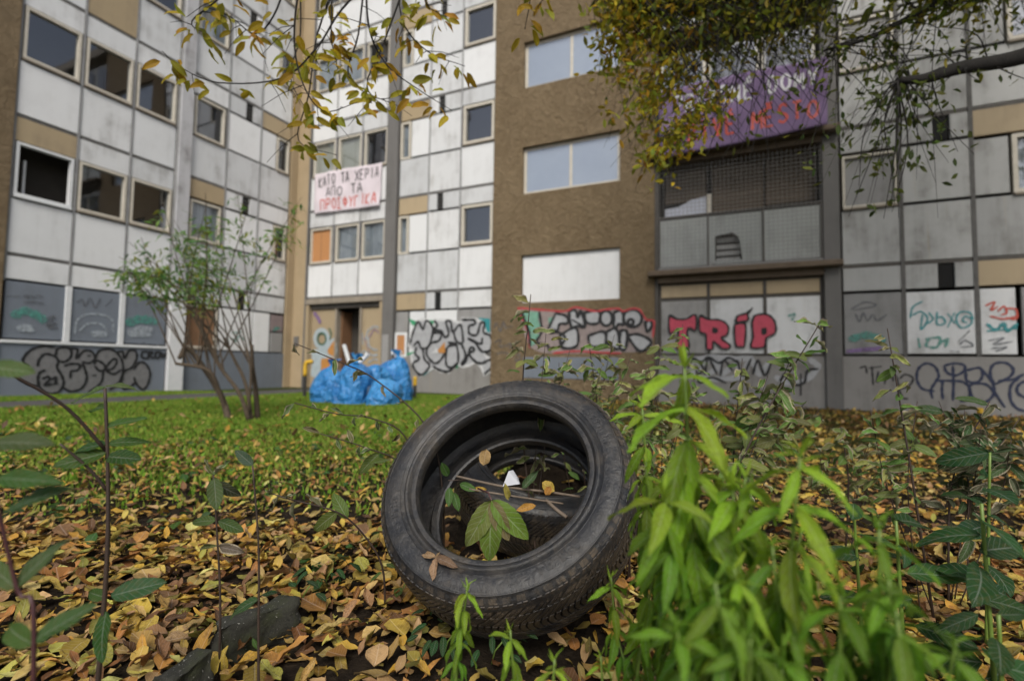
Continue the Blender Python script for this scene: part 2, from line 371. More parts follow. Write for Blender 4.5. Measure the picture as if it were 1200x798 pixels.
for si in range(1, 5):
    z = FL[si]; zt = TOP if si == 4 else FL[si + 1]
    for k in range(3):                 # three window bays
        a0, a1 = LC[k], LC[k + 1]
        sp = 'panel_tan' if (si, k) in ((3, 1),) else 'panel_clean' if random.random() < 0.6 else 'panel'
        L.panel(a0, a1, z + 0.02, z + 1.13, sp)
        L.panel(a0, a1, z + 2.27, zt - 0.02, 'panel_tan' if (si, k) in ((1, 0), (4, 2)) else 'panel')
        if (si, k) == (1, 0):
            w = L.window(a0 + 0.05, a1 - 0.05, z + 1.19, z + 2.27, glass=False, fmat='white_bar', label='open window hole without glass')
            L.box('bar', a0 + 0.27, a0 + 0.31, z + 1.25, z + 2.0, -0.3, -0.25, 'white_bar', w)
        else:
            L.window(a0 + 0.05, a1 - 0.05, z + 1.19, z + 2.27, mull=((a0 + a1) / 2,) if False else ())
    # bays beyond the pillar: window, panel with vent, narrow window
    a0, a1, a2, a3 = RC
    for k in range(3): L.panel(RC[k], RC[k + 1], z + 0.02, z + 1.13, 'panel')
    L.window(a0 + 0.06, a1 - 0.10, z + 1.17, z + 2.22, fill='curtain' if si != 2 else None)
    L.panel(a0, a1, z + 2.27, zt - 0.02, 'panel_tan' if si in (1, 4) else 'panel')
    L.panel(a1, a2, z + 1.15, z + 2.24, 'panel_clean')
    L.panel(a1, 9.60, z + 2.27, zt - 0.02); L.panel(9.80, a2, z + 2.27, zt - 0.02)
    v = L.box('vent', 9.605, 9.795, z + 2.30, zt - 0.05, -0.05, -0.035, 'hole')
    for q in range(4): L.box('slat', 9.615, 9.785, z + 2.34 + 0.1 * q, z + 2.36 + 0.1 * q, -0.05, -0.015, 'joint', v)
    L.panel(a2, 10.66, z + 1.15, z + 2.24, 'panel_clean'); L.window(10.68, 11.13, z + 1.17, z + 2.22, w=0.05)
    L.panel(a2, a3, z + 2.27, zt - 0.02, 'panel_tan' if si in (2,) else 'panel')
# ground floor
for k in range(3):
    L.panel(LC[k], LC[k + 1], 2.32, 2.80, 'panel_clean')
    L.panel(LC[k] + 0.02, LC[k + 1] - 0.02, 1.15, 2.31, 'blue_paint', name='board')
for a in LC[1:3]: L.box('white_bar', a - 0.055, a + 0.055, 1.135, 2.32, -0.05, 0.03, 'white_bar', None, 0.006)
L.box('white_bar', 4.6, 7.66, 1.07, 1.13, -0.05, 0.05, 'white_bar', None, 0.008)
L.box('white_bar', 7.675, 8.06, 0.02, 2.6, 0.092, 0.12, 'white_bar', None, 0.006)
L.box('plinth', 4.6, 7.66, 0.0, 1.066, -0.3, 0.012, 'blue_paint')
L.box('plinth', 8.07, 11.2, 0.0, 1.06, -0.3, 0.012, 'blue_paint')
w = L.window(8.10, 8.98, 1.13, 2.26, fill='brown_board', glass=False, label='window boarded with brown chipboard'); 
L.panel(8.04, 9.04, 2.30, 2.80, 'panel'); L.panel(9.04, 10.10, 1.08, 2.28, 'panel_clean'); L.panel(9.04, 9.60, 2.30, 2.80); L.panel(9.80, 10.10, 2.30, 2.80)
L.box('vent', 9.605, 9.795, 2.33, 2.76, -0.05, -0.035, 'hole')
L.panel(10.10, 11.19, 2.30, 2.80, 'panel'); L.panel(10.10, 10.68, 1.08, 2.28, 'panel_clean')
L.panel(10.70, 11.17, 1.72, 2.26, 'pink_board', name='board'); L.panel(10.70, 11.17, 1.08, 1.71, 'panel_grey', name='board')
# spray paint on the left wing
z4 = zoomed(wl, 0, 360, 6.65)
body = [(130, 500), (170, 440), (180, 390), (230, 330), (330, 305), (430, 310), (520, 305), (600, 320), (680, 330), (740, 360), (830, 325), (910, 350), (1000, 330), (1060, 340), (1070, 420), (1120, 425), (1165, 500), (1150, 580), (1110, 640), (1050, 600), (980, 640), (930, 620), (860, 650), (760, 640), (680, 660), (600, 640), (540, 660), (490, 640), (450, 670), (370, 675), (310, 640), (250, 610), (190, 590), (140, 540)]
g = L.fills('graffiti', [z4(body)], 'bubble', LW, 0.016); g['label'] = 'black outlined bubble letters with the number 21'
L.strokes('outline', [z4(q) for q in (
    [(215, 460), (175, 430), (185, 385), (240, 330), (330, 303), (420, 312)], [(215, 462), (150, 470), (130, 510), (150, 560), (220, 600), (300, 620)],
    [(290, 455), (300, 410), (345, 365), (420, 380), (450, 420), (440, 470), (480, 540), (490, 600), (450, 660), (370, 672), (310, 630), (290, 560), (305, 510), (345, 490)],
    [(430, 370), (445, 325), (510, 312), (550, 340), (545, 390), (500, 425), (460, 420)],
    [(550, 320), (600, 330), (590, 400), (650, 340), (710, 345), (735, 400), (690, 435), (640, 430), (660, 490), (670, 560), (630, 630), (550, 655), (495, 630)],
    [(500, 455), (560, 440), (620, 450), (600, 490), (550, 500), (545, 550)], [(735, 400), (770, 340), (850, 325), (910, 360), (950, 430), (950, 520), (910, 600), (850, 640)],
    [(730, 440), (750, 415), (800, 440), (815, 480), (770, 495), (735, 460)], [(810, 490), (850, 430), (890, 400), (905, 430), (870, 480), (820, 490), (880, 520), (935, 490)],
    [(800, 500), (790, 570), (750, 620), (690, 655)], [(910, 350), (950, 345), (965, 400), (1000, 340), (1050, 340), (1060, 400), (1020, 470), (965, 500), (940, 590), (960, 635), (1010, 620), (1050, 580)],
    [(1040, 480), (1080, 430), (1130, 440), (1165, 510), (1150, 590), (1110, 640), (1060, 600), (1040, 550)], [(682, 378), (698, 378)], [(722, 530), (740, 530)],
    [(330, 555), (370, 540), (380, 565), (340, 605), (390, 600)], [(400, 560), (430, 545), (425, 597)], [(405, 600), (440, 592)],
    [(1140, 345), (1105, 350), (1100, 390), (1140, 398)], [(1150, 398), (1155, 350), (1185, 355), (1160, 375), (1190, 398)], [(1210, 350), (1205, 390), (1235, 392), (1240, 352), (1210, 350)], [(1250, 350), (1262, 392), (1275, 360), (1288, 392), (1300, 350)])], 0.05, 'black', g, 0.021)
for strokes, wd, mt, ix in (([[(50, 715), (90, 710)], [(110, 715), (150, 712)], [(180, 712), (215, 705), (200, 725), (240, 708), (260, 722), (290, 708), (330, 718)], [(190, 762), (260, 755), (340, 768)]], 0.03, 'faintgrey', 3),
                        ([[(360, 490), (420, 470), (400, 500), (360, 540), (430, 520), (380, 555), (440, 560)]], 0.05, 'faintgrey', 4),
                        ([[(110, 460), (200, 430), (300, 470), (330, 500)]], 0.16, 'faintgreen', 4), ([[(140, 560), (190, 545), (240, 560), (150, 575), (250, 580)]], 0.08, 'faintwhite', 4),
                        ([[(580, 600), (600, 500), (680, 455), (800, 460), (870, 500), (880, 590)], [(620, 580), (680, 530), (780, 530), (830, 580)]], 0.04, 'faintwhite', 4), ([[(720, 605), (770, 595), (830, 610), (730, 620)]], 0.09, 'faintwhite', 4),
                        ([[(600, 760), (640, 740), (660, 790), (700, 730), (740, 800), (780, 730)], [(820, 790), (870, 740)]], 0.035, 'faintgrey', 3),
                        ([[(1000, 520), (1080, 495), (1160, 500), (1200, 510)]], 0.2, 'faintgreen', 4), ([[(1000, 590), (1090, 560), (1180, 580), (1000, 610), (1170, 615)]], 0.10, 'faintwhite', 4), ([[(1090, 700), (1120, 680)]], 0.05, 'faintgrey', 4)):
    zz = zoomed(wl, 0, 240, 6.65) if ix == 3 else zoomed(wl, 0, 300, 6.65)
    L.strokes('graffiti', [zz(q) for q in strokes], wd, mt, LW, 0.012)
z7 = zoomed(wl, 180, 300, 6.65)
L.strokes('graffiti', [z7(q) for q in ([(600, 640), (640, 660), (660, 620), (700, 650)], [(610, 600), (680, 590)], [(930, 580), (980, 560), (940, 560)])], 0.06, 'faintgreen', LW, 0.012)

# ------------------------------------------------------------------ main building
MBD = empty('apartment_building', EL * D_MAIN, YAW, 'long apartment block with brown stucco bay, balconies and white panels', 'building')
F = Facade(MBD, False)
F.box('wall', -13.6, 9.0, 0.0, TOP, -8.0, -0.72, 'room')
F.box('roof', -13.5, 9.2, TOP, TOP + 0.35, -8.1, 0.12, 'concrete_line')
for z in FL[1:]:
    F.box('floor_slab', -12.4, -5.8, z - 0.09, z + 0.09, -0.72, -0.06, 'room'); F.box('floor_slab', 1.98, 8.9, z - 0.09, z + 0.09, -0.72, -0.06, 'room')
for a in (-12.4, -9.1, -5.85, 2.0, 5.05): F.box('partition', a - 0.05, a + 0.05, 0.05, TOP - 0.02, -0.715, -0.065, 'room')
F.box('corner_pier', -12.965, -12.46, 0.0, TOP - 0.003, -0.71, 0.03, 'ochre', None, 0.005)
F.box('joint_strip', -12.455, -12.40, 0.0, TOP - 0.003, -0.5, 0.045, 'pillar')
AC = [-12.40, -11.37, -10.33, -9.34]; BC = [-8.90, -7.87, -6.83, -5.80]; CC = [1.97, 2.95, 4.015, 5.07, 6.10, 7.13]
F.box('pillar', -9.32, -8.93, 0.0, TOP - 0.003, -0.4, 0.10, 'pillar', None, 0.012)
for a in AC[1:3]: F.box('joint_strip', a - 0.02, a + 0.02, 2.85, TOP - 0.004, -0.06, 0.012, 'strip')
for a in BC[1:3]: F.box('joint_strip', a - 0.02, a + 0.02, 1.06, TOP - 0.004, -0.06, 0.010, 'strip')
for a in CC[1:5]: F.box('joint_strip', a - 0.032, a + 0.032, 1.06, TOP - 0.004, -0.06, 0.012, 'joint')
for z in FL[1:]:
    for a0, a1 in ((-12.39, -9.33), (-8.92, -5.79), (1.96, 7.2)): F.box('joint_strip', a0, a1, z - 0.034, z + 0.034, -0.06, -0.010, 'joint' if a0 < 0 else 'steel')
for si in range(1, 5):
    z = FL[si]; zt = TOP if si == 4 else FL[si + 1]
    for k in range(3):
        a0, a1 = AC[k], AC[k + 1]
        F.panel(a0, a1, z + 0.02, z + 1.09, 'panel_clean'); F.panel(a0, a1, z + 2.25, zt - 0.02, 'panel')
        if (si, k) == (1, 0):
            w = F.window(a0 + 0.08, a1 - 0.07, z + 1.11, z + 2.22, fill='osb', glass=False, label='window boarded with orange chipboard')
            F.box('board_gap', -11.925, -11.905, z + 1.18, z + 2.15, -0.052, -0.047, 'brown_board', w)
        else:
            fl = {(1, 1): 'curtain', (1, 2): 'curtain', (2, 0): 'blind', (2, 1): 'blind', (2, 2): None, (3, 0): 'curtain', (3, 1): 'curtain'}.get((si, k))
            F.window(a0 + 0.10, a1 - 0.03, z + 1.11, z + 2.22, fill=fl)
    b0, b1, b2, b3 = BC
    F.panel(b0, b1, z + 0.02, z + 1.13); F.panel(b1, b2, z + 0.02, z + 1.13); F.panel(b2, b3, z + 0.02, z + 1.17, 'panel_clean')
    F.window(b0 + 0.02, -8.53, z + 1.13, z + 2.24, w=0.06, fill='curtain', sill=False); F.panel(-8.52, b1, z + 1.15, z + 2.25, 'panel_clean')
    F.panel(b1, b2, z + 1.15, z + 2.27, 'panel')
    F.window(b2 + 0.06, b3 - 0.02, z + 1.22, z + 2.30, w=0.07, fill='curtain' if si == 4 else None)
    F.panel(b0, b1, z + 2.27, zt - 0.02, 'panel_tan'); F.panel(b1, -7.57, z + 2.29, zt - 0.02); F.panel(-7.40, b2, z + 2.29, zt - 0.02)
    v = F.box('vent', -7.565, -7.405, z + 2.31, zt - 0.04, -0.05, -0.035, 'hole')
    for q in range(4): F.box('slat', -7.555, -7.415, z + 2.35 + 0.1 * q, z + 2.37 + 0.1 * q, -0.05, -0.015, 'joint', v)
    F.panel(b2, b3, z + 2.32, zt - 0.02)
    for k in range(5):
        a0, a1 = CC[k], CC[k + 1]
        F.panel(a0, a1, z + 0.02, z + 1.13, 'panel_dirty_shaded')
        if k in (0, 3):
            w = F.window(a0 + 0.04, a1 - 0.05, z + 1.17, z + 2.22, fill='panel_grey', glass=False, w=0.04, label='window closed with a grey board'); F.panel(a0, a1, z + 2.27, zt - 0.02, 'panel_dirty_shaded')
        elif k in (1, 4):
            F.panel(a0, a1, z + 1.15, z + 2.27, 'panel_dirty_shaded'); F.panel(a0, a0 + 0.53, z + 2.29, zt - 0.02, 'panel_dirty_shaded'); F.panel(a0 + 0.75, a1, z + 2.29, zt - 0.02, 'panel_dirty_shaded')
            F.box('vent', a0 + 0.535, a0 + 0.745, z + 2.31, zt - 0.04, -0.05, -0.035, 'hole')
        else:
            F.panel(a0, a0 + 0.53, z + 1.15, z + 2.22, 'panel_dirty_shaded'); F.window(a0 + 0.56, a1 - 0.03, z + 1.15, z + 2.22, w=0.07, fill='curtain'); F.panel(a0, a1, z + 2.25, zt - 0.02, 'panel_tan')
# entrance under bay A
F.box('lintel', -12.39, -9.33, 2.62, 2.785, -0.3, 0.06, 'concrete_line', None, 0.01)
F.box('door_frame', -12.39, -12.28, 0.0, 2.615, -0.3, 0.03, 'door'); F.box('door_frame', -9.47, -9.335, 0.0, 2.615, -0.3, 0.03, 'door')
F.box('transom', -12.275, -9.475, 2.48, 2.615, -0.3, -0.06, 'steel')
dl = F.box('door', -12.27, -11.28, 0.02, 2.47, -0.22, -0.12, 'door', None, 0.006); dl['label'] = 'tan door leaf sprayed with a pale ring'
F.box('stile', -11.275, -11.20, 0.02, 2.475, -0.26, -0.08, 'concrete_line')
dr = F.box('door', -10.22, -9.48, 0.02, 2.47, -0.22, -0.12, 'door', None, 0.006); dr['label'] = 'tan door leaf sprayed with white arches'
F.box('stile', -10.30, -10.225, 0.02, 2.475, -0.26, -0.08, 'concrete_line')
op = F.box('door', -11.20, -11.15, 0.02, 2.40, -0.70, -0.27, 'brown_board'); op['label'] = 'brown door standing open inside the dark entrance'
F.box('junction_box', -12.82, -12.64, 1.32, 1.62, 0.03, 0.09, 'pillar', None, 0.01)
za = zoomed(wm, 340, 350, 6.65)
def ring(cx, cy, rx, ry, n=14): return [(cx + rx * math.cos(2 * math.pi * i / n), cy + ry * math.sin(2 * math.pi * i / n)) for i in range(n)]
g = F.strokes('graffiti', [za(ring(225, 310, 52, 68) + [(277, 310)])], 0.13, 'paleblue', MBD, -0.105); g['label'] = 'pale blue ring on the door'
F.strokes('outline', [za(ring(228, 312, 32, 45) + [(260, 312)]), za([(285, 230), (300, 270), (290, 310)])], 0.06, 'darkgreen', g, -0.100)
F.fills('fill', [za([(140, 400), (230, 380), (330, 300), (335, 460), (230, 470), (210, 600), (140, 600), (150, 500)])], 'paleblue', g, -0.112)
F.fills('fill', [za([(270, 400), (330, 320), (330, 440), (280, 430)]), za([(220, 470), (325, 460), (325, 520), (230, 600)])], 'orange', g, -0.106)
F.strokes('fill', [za([(170, 110), (200, 150), (215, 185)])], 0.12, 'purple', g, -0.10)
g = F.strokes('graffiti', [za([(570, 320), (590, 250), (650, 215), (700, 260), (705, 370), (660, 400), (600, 370), (590, 300)]), za([(520, 440), (560, 410), (620, 440), (690, 430)]), za([(545, 270), (550, 350)]), za([(590, 500), (640, 470), (690, 490)])], 0.07, 'faintwhite', MBD, -0.10); g['label'] = 'white sprayed arches on the door'
F.strokes('fill', [za([(600, 300), (640, 240), (690, 290), (690, 350)]), za([(560, 300), (600, 420)])], 0.035, 'purple', g, -0.095)
F.box('downpipe_sleeve', -9.27, -9.05, 0.0, 1.62, 0.103, 0.12, 'panel_grey', None, 0.005)
# ground floor of bay B
F.panel(BC[0], BC[1], 2.31, 2.80, 'panel_tan'); F.panel(BC[1], -7.57, 2.31, 2.80); F.panel(-7.40, BC[2], 2.31, 2.80); F.panel(BC[2], BC[3], 2.31, 2.80, 'panel')
F.box('vent', -7.565, -7.405, 2.33, 2.77, -0.05, -0.035, 'hole')
F.box('plinth', -8.91, -5.79, 0.0, 1.05, -0.3, 0.012, 'base_grey', None, 0.006)
F.panel(BC[0], -8.45, 1.06, 2.29, 'panel_grey', name='board'); F.panel(-8.43, BC[1], 1.06, 2.29, 'panel_clean', name='board'); F.panel(BC[1], BC[2], 1.06, 2.29, 'panel_clean', name='board'); F.panel(BC[2], BC[3], 1.06, 2.29, 'panel_grey', name='board')
w = F.frame_ring('window', -8.88, -8.47, 0.98, 1.68, 0.07, -0.02, 0.03, 'white_bar', MBD); w['label'] = 'small white frame with an orange board'
F.box('board', -8.82, -8.53, 1.04, 1.62, -0.03, 0.018, 'osb', w)
zb = zoomed(wm, 460, 350, 6.65)
outer = [(120, 370), (150, 250), (195, 160), (255, 150), (320, 215), (330, 155), (440, 158), (530, 180), (540, 148), (650, 150), (712, 175), (735, 255), (785, 285), (785, 390), (720, 425), (750, 455), (875, 462), (800, 530), (770, 575), (712, 605), (690, 545), (650, 500), (600, 530), (550, 540), (500, 520), (440, 585), (370, 575), (320, 545), (220, 612), (150, 520), (140, 440), (175, 415)]
inner = [(135, 360), (165, 260), (203, 180), (245, 170), (322, 240), (342, 175), (440, 176), (535, 198), (552, 166), (638, 168), (700, 192), (720, 268), (770, 296), (768, 382), (700, 415), (735, 468), (850, 472), (790, 520), (762, 560), (720, 585), (705, 530), (650, 482), (600, 512), (545, 520), (500, 505), (440, 566), (372, 557), (322, 530), (222, 596), (164, 515), (155, 445), (190, 420)]
g = F.fills('graffiti', [zb(outer)], 'white', MBD, 0.014, False); g['label'] = 'big silver letters with black outlines on white boards'
F.fills('fill', [zb(inner)], 'silver', g, 0.017, False)
F.strokes('outline', [zb(q) for q in (
    [(140, 350), (165, 260), (203, 178), (240, 240), (268, 172), (318, 235), (285, 370), (225, 385), (205, 335), (170, 365)],
    [(190, 380), (180, 430), (212, 470), (160, 512), (222, 594), (292, 525), (252, 470), (240, 395)], [(312, 268), (382, 272), (362, 330), (300, 350), (268, 430), (332, 505), (392, 460), (412, 390)],
    [(330, 172), (352, 212), (320, 242), (382, 252), (412, 302), (442, 270), (420, 182), (458, 182), (472, 262), (532, 202), (552, 342), (502, 332), (480, 262)],
    [(440, 342), (502, 362), (512, 500), (450, 536), (420, 500), (430, 382), (490, 362)], [(545, 165), (640, 168), (640, 202), (602, 212), (602, 272), (660, 282), (690, 192), (720, 196), (712, 262), (770, 294), (770, 390), (702, 412), (640, 332), (590, 312), (690, 352), (702, 312)],
    [(540, 352), (572, 440), (540, 512), (572, 492), (612, 382), (642, 402), (602, 432), (652, 492), (702, 502), (772, 472), (856, 472), (800, 520), (722, 584)], [(322, 528), (372, 556), (440, 566), (500, 505)])], 0.07, 'black', g, 0.021)
F.fills('fill', [zb([(668, 150), (760, 155), (762, 262), (712, 268), (700, 190)]), zb([(240, 606), (256, 570), (300, 530), (318, 548)])], 'teal', g, 0.012, False)
F.fills('fill', [zb([(128, 155), (185, 175), (178, 222), (150, 200)]), zb([(88, 432), (170, 410), (172, 428), (95, 446)]), zb([(290, 165), (322, 172), (318, 205)]), zb([(488, 530), (520, 518), (505, 548)])], 'green', g, 0.0135, False)
F.fills('fill', [zb([(355, 405), (412, 335), (414, 422), (370, 424)])], 'orange', g, 0.030, False); F.fills('fill', [zb([(308, 424), (352, 380), (358, 424)])], 'white', g, 0.030, False)
# ---- stucco bay with recessed windows (piers and spandrels around the openings)
W0, W1 = -4.95, -2.43; SL, SR = -5.785, -1.64
zs = [(2.37, 3.60), (5.19, 6.43), (8.00, 9.24), (10.80, 12.04)]
F.box('stucco_wall', SL, W0, 0.0, TOP - 0.003, -0.71, 0.06, 'stucco', None, 0.008); F.box('stucco_wall', W1, SR, 0.0, TOP - 0.003, -0.71, 0.06, 'stucco', None, 0.008)
prev = 0.0
for z0, z1 in zs: F.box('stucco_wall', W0, W1, prev, z0, -0.71, 0.0598, 'stucco'); prev = z1
F.box('stucco_wall', W0, W1, prev, TOP - 0.003, -0.71, 0.0598, 'stucco')
F.box('board', W0 + 0.02, W1 - 0.01, zs[0][0] + 0.015, zs[0][1] - 0.015, -0.06, -0.02, 'panel_clean', None, 0.006)['label'] = 'white board closing the lowest stucco window'
for i, (z0, z1) in enumerate(zs[1:]):
    F.window(W0 + 0.003, W1 - 0.003, z0 + 0.003, z1 - 0.003, mull=(-3.68,), fill='pale_sky_sheet', w=0.075, o=-0.05, sill=False, depth=0.075)  # sheet behind the glass carries the reflected sky as colour
z3 = zoomed(wm, 600, 350, 6.65)
g = F.fills('graffiti', [z3([(60, 80), (240, 95), (420, 105), (500, 76), (650, 106), (720, 95), (830, 85), (870, 105), (940, 85), (1000, 95), (1030, 145), (1060, 175), (1108, 185), (1100, 300), (1080, 400), (900, 420), (700, 420), (400, 430), (150, 380)])], 'mauve', MBD, 0.064); g['label'] = 'row of silver and pink letters outlined in red'
F.strokes('outline', [z3([(55, 75), (240, 90), (420, 100), (500, 70), (650, 100), (720, 90), (830, 80), (870, 100), (940, 80), (1000, 90), (1030, 140), (1060, 170), (1110, 180), (1100, 300)]), z3([(60, 80), (90, 160), (130, 260), (145, 380)]), z3([(330, 425), (500, 410), (700, 420), (850, 425)])], 0.045, 'red', g, 0.074)
F.fills('fill', [z3(q) for q in ([(80, 100), (220, 110), (210, 160), (230, 240), (140, 260)], [(150, 270), (230, 280), (200, 340), (150, 370)], [(290, 150), (350, 150), (340, 230), (300, 250)])], 'mint', g, 0.067)
lt = ([(350, 115), (430, 140), (440, 195), (380, 200), (355, 260), (290, 250)], [(450, 100), (500, 95), (520, 150), (540, 95), (575, 220), (520, 215), (470, 220)], [(570, 110), (680, 100), (680, 190), (590, 190)], ring(740, 155, 46, 58),
      [(800, 110), (860, 100), (875, 200), (840, 200), (800, 230)], ring(945, 155, 72, 68), [(380, 290), (480, 230), (520, 260), (510, 370), (400, 380)], [(600, 290), (720, 260), (730, 360), (620, 370)], [(740, 260), (820, 240), (840, 390), (750, 350)],
      [(850, 250), (900, 260), (890, 390), (845, 380)], [(900, 290), (990, 280), (1090, 340), (1000, 410)], [(1040, 190), (1080, 170), (1095, 210), (1060, 260)])
F.fills('fill', [z3(q) for q in lt], 'silver', g, 0.068)
F.strokes('outline', [z3(list(q) + [q[0]]) for q in lt] + [z3([(80, 100), (140, 260), (150, 370)]), z3([(220, 110), (240, 250), (200, 340), (280, 360), (300, 400)]), z3(ring(930, 185, 22, 22) + [(952, 185)]), z3([(480, 170), (560, 215)]), z3([(320, 240), (420, 300), (380, 380)])], 0.07, 'black', g, 0.071)
F.strokes('graffiti', [zb(q) for q in ([(800, 230), (820, 190), (850, 260), (870, 180), (890, 240)], [(900, 230), (940, 215)], [(810, 340), (850, 320), (840, 370), (880, 370)], [(890, 370), (930, 350), (920, 390)], [(820, 430), (880, 420), (950, 450)], [(960, 480), (990, 430), (1000, 470), (965, 490)])], 0.03, 'faintgrey', MBD, 0.066)
F.box('board', -4.85, -2.45, 0.48, 1.00, 0.05, 0.075, 'blue_paint')['label'] = 'blue-grey board low on the stucco wall'
# ---- loggia bay
LG0, LG1 = -1.60, 1.66
F.box('pillar', 1.66, 1.945, 0.0, TOP - 0.003, -0.71, 0.06, 'pillar', None, 0.012)
F.box('pier', -1.638, -1.56, 0.0, TOP - 0.004, -0.71, 0.02, 'steel')
for z in (2.68, 5.40, 8.20, 11.0):
    F.box('cornice', -1.70 if z > 6 else -1.76, 1.96, z + 0.14, z + 0.26, -0.70, 0.26, 'cornice', None, 0.02); F.box('slab_edge', -1.555, 1.655, z, z + 0.138, -0.70, 0.08, 'cornice')
gp = [-1.53, -0.50, 0.60, 1.62]
for k in range(3):
    F.panel(gp[k], gp[k + 1], 2.32, 2.66, 'panel_tan', 0.03, -0.03); F.panel(gp[k], gp[k + 1], 1.07, 2.30, 'panel_grey' if k == 0 else 'panel', 0.03, -0.03, 'board')
F.box('backing', -1.555, 1.655, 1.05, 2.68, -0.3, -0.055, 'steel')
for a in gp[1:3]: F.box('mullion', a - 0.025, a + 0.025, 1.07, 2.675, -0.054, -0.005, 'steel')
F.box('plinth', -1.555, 1.655, 0.0, 1.045, -0.3, -0.012, 'base_grey')
zp = zoomed(wm, 750, 310, 4.99)
pk = ([(172, 300), (215, 318), (270, 318), (325, 295), (325, 385), (290, 370), (275, 400), (285, 485), (215, 490), (225, 400), (215, 380), (175, 405)],
      [(350, 300), (400, 320), (470, 325), (515, 360), (510, 410), (475, 430), (525, 470), (520, 490), (480, 490), (430, 450), (425, 495), (390, 490), (385, 410), (350, 390)],
      [(555, 350), (615, 345), (612, 470), (590, 482), (560, 470)], [(560, 335), (570, 302), (620, 285), (648, 266), (630, 292), (630, 327)],
      [(655, 340), (670, 300), (720, 290), (760, 300), (790, 340), (790, 400), (740, 430), (725, 482), (650, 485), (660, 420)])
g = F.fills('graffiti', [zp(q) for q in pk], 'pink', MBD, 0.006, False); g['label'] = 'pink letters TRiP with black outlines'
F.strokes('outline', [zp(list(q) + [q[0], q[1]]) for q in pk] + [zp([(640, 278), (655, 256)])], 0.042, 'black', g, 0.011)
F.fills('fill', [zp([(425, 365), (455, 375), (450, 402), (422, 398)]), zp([(708, 375), (738, 368), (740, 405), (712, 410)])], 'black', g, 0.010)
F.strokes('graffiti', [zp(q) for q in ([(290, 590), (320, 560), (360, 600), (330, 640), (300, 620)], [(370, 580), (420, 550), (450, 600), (400, 640)], [(470, 560), (480, 640), (530, 600)], [(560, 570), (600, 640), (640, 560)], [(800, 660), (860, 690), (960, 680), (1040, 600), (1000, 560)], [(300, 560), (420, 540), (560, 550), (650, 545)], [(660, 560), (700, 640), (760, 570)], [(310, 660), (450, 670), (600, 660)])], 0.11, 'silver', MBD, -0.008)
F.strokes('graffiti', [zp(q) for q in ([(280, 600), (320, 550), (370, 610), (330, 650)], [(380, 640), (400, 550), (450, 640)], [(470, 650), (490, 560), (540, 620)], [(570, 560), (600, 650), (650, 550)], [(820, 680), (850, 640), (900, 700), (960, 690), (980, 620), (1040, 610)], [(940, 640), (940, 760)], [(300, 545), (360, 570), (400, 540), (460, 575), (520, 545), (580, 580)], [(660, 640), (690, 560), (730, 650), (770, 570)], [(330, 620), (350, 690), (420, 660), (500, 690)])], 0.05, 'black', MBD, -0.003)
F.fills('graffiti', [zp([(955, 515), (1000, 370), (1035, 340), (1050, 510)])], 'white', MBD, -0.018, False); F.strokes('graffiti', [zp([(870, 300), (905, 290), (890, 325)])], 0.05, 'faintgreen', MBD, -0.016)
# first floor balcony
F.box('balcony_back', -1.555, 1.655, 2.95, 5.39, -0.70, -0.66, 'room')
def slats(a0, a1, z0, z1):
    b = F.box('roller_blind', a0, a1, z0, z1, -0.42, -0.405, 'slat'); n = int((z1 - z0) / 0.075)
    for i in range(n): F.box('slat', a0, a1, z0 + 0.075 * i + 0.004, z0 + 0.075 * i + 0.066, -0.404, -0.385, 'slat', b, 0.006)
slats(-1.45, -0.55, 4.62, 5.38); slats(-0.42, 0.62, 4.15, 5.38); slats(0.66, 1.62, 4.35, 5.38)
F.mesh('torn_sheet', [(-1.45, 4.12, -0.36), (-0.55, 4.16, -0.36), (-0.55, 4.70, -0.36), (-0.85, 4.66, -0.35), (-1.15, 4.52, -0.36), (-1.45, 4.50, -0.35)], [(0, 1, 2, 3, 4, 5)], M['paleblue'] if 'paleblue' in M else M['pale_sky_sheet'])
F.box('post', -0.535, -0.44, 3.0, 4.72, -0.38, -0.30, 'frame')
bp = [-1.53, -0.50, 0.58, 1.63]
for k in range(3):
    a0, a1 = bp[k] + 0.02, bp[k + 1] - 0.02
    if k == 1:                          # broken pane: a hole lets the stored boxes show
        o = [(a0, 3.05), (a1, 3.05), (a1, 4.13), (a0, 4.13)]; h = [(a0 + 0.12, 3.12), (a0 + 0.66, 3.12), (a0 + 0.60, 3.60), (a0 + 0.46, 3.72), (a0 + 0.12, 3.66)]
        v = [(a, z, 0.0) for a, z in o + h]; f = [(0, 1, 5, 4), (1, 2, 6, 5), (2, 7, 6), (2, 3, 8, 7), (3, 0, 4, 8)]
        F.mesh('balcony_pane', v, f, M['frosted'])['label'] = 'broken frosted balcony pane'
        for q in range(4): F.box('stored_board', a0 + 0.14, a0 + 0.62, 3.10 + 0.15 * q, 3.19 + 0.15 * q, -0.3, -0.10 - 0.02 * q, 'panel_dirty_shaded')
    else: F.box('balcony_pane', a0, a1, 3.05, 4.13, -0.006, 0.006, 'frosted')
for a in bp: F.box('rail_post', a - 0.02, a + 0.02, 2.95, 4.2, -0.03, 0.03, 'steel')
F.box('handrail', -1.55, 1.65, 4.14, 4.19, -0.04, 0.035, 'steel'); F.box('bottom_rail', -1.55, 1.65, 2.985, 3.03, -0.03, 0.05, 'wire')
mb = MB()
for i in range(38): a = -1.52 + 0.085 * i; mb.tube([F.P(a, 3.04, 0.055), F.P(a, 5.36, 0.055)], 0.0045, 4)
for i in range(27): zz = 3.08 + 0.085 * i; mb.tube([F.P(-1.55, zz, 0.062), F.P(1.65, zz, 0.062)], 0.0045, 4)
mb.build('wire_mesh', M['wire'], MBD)
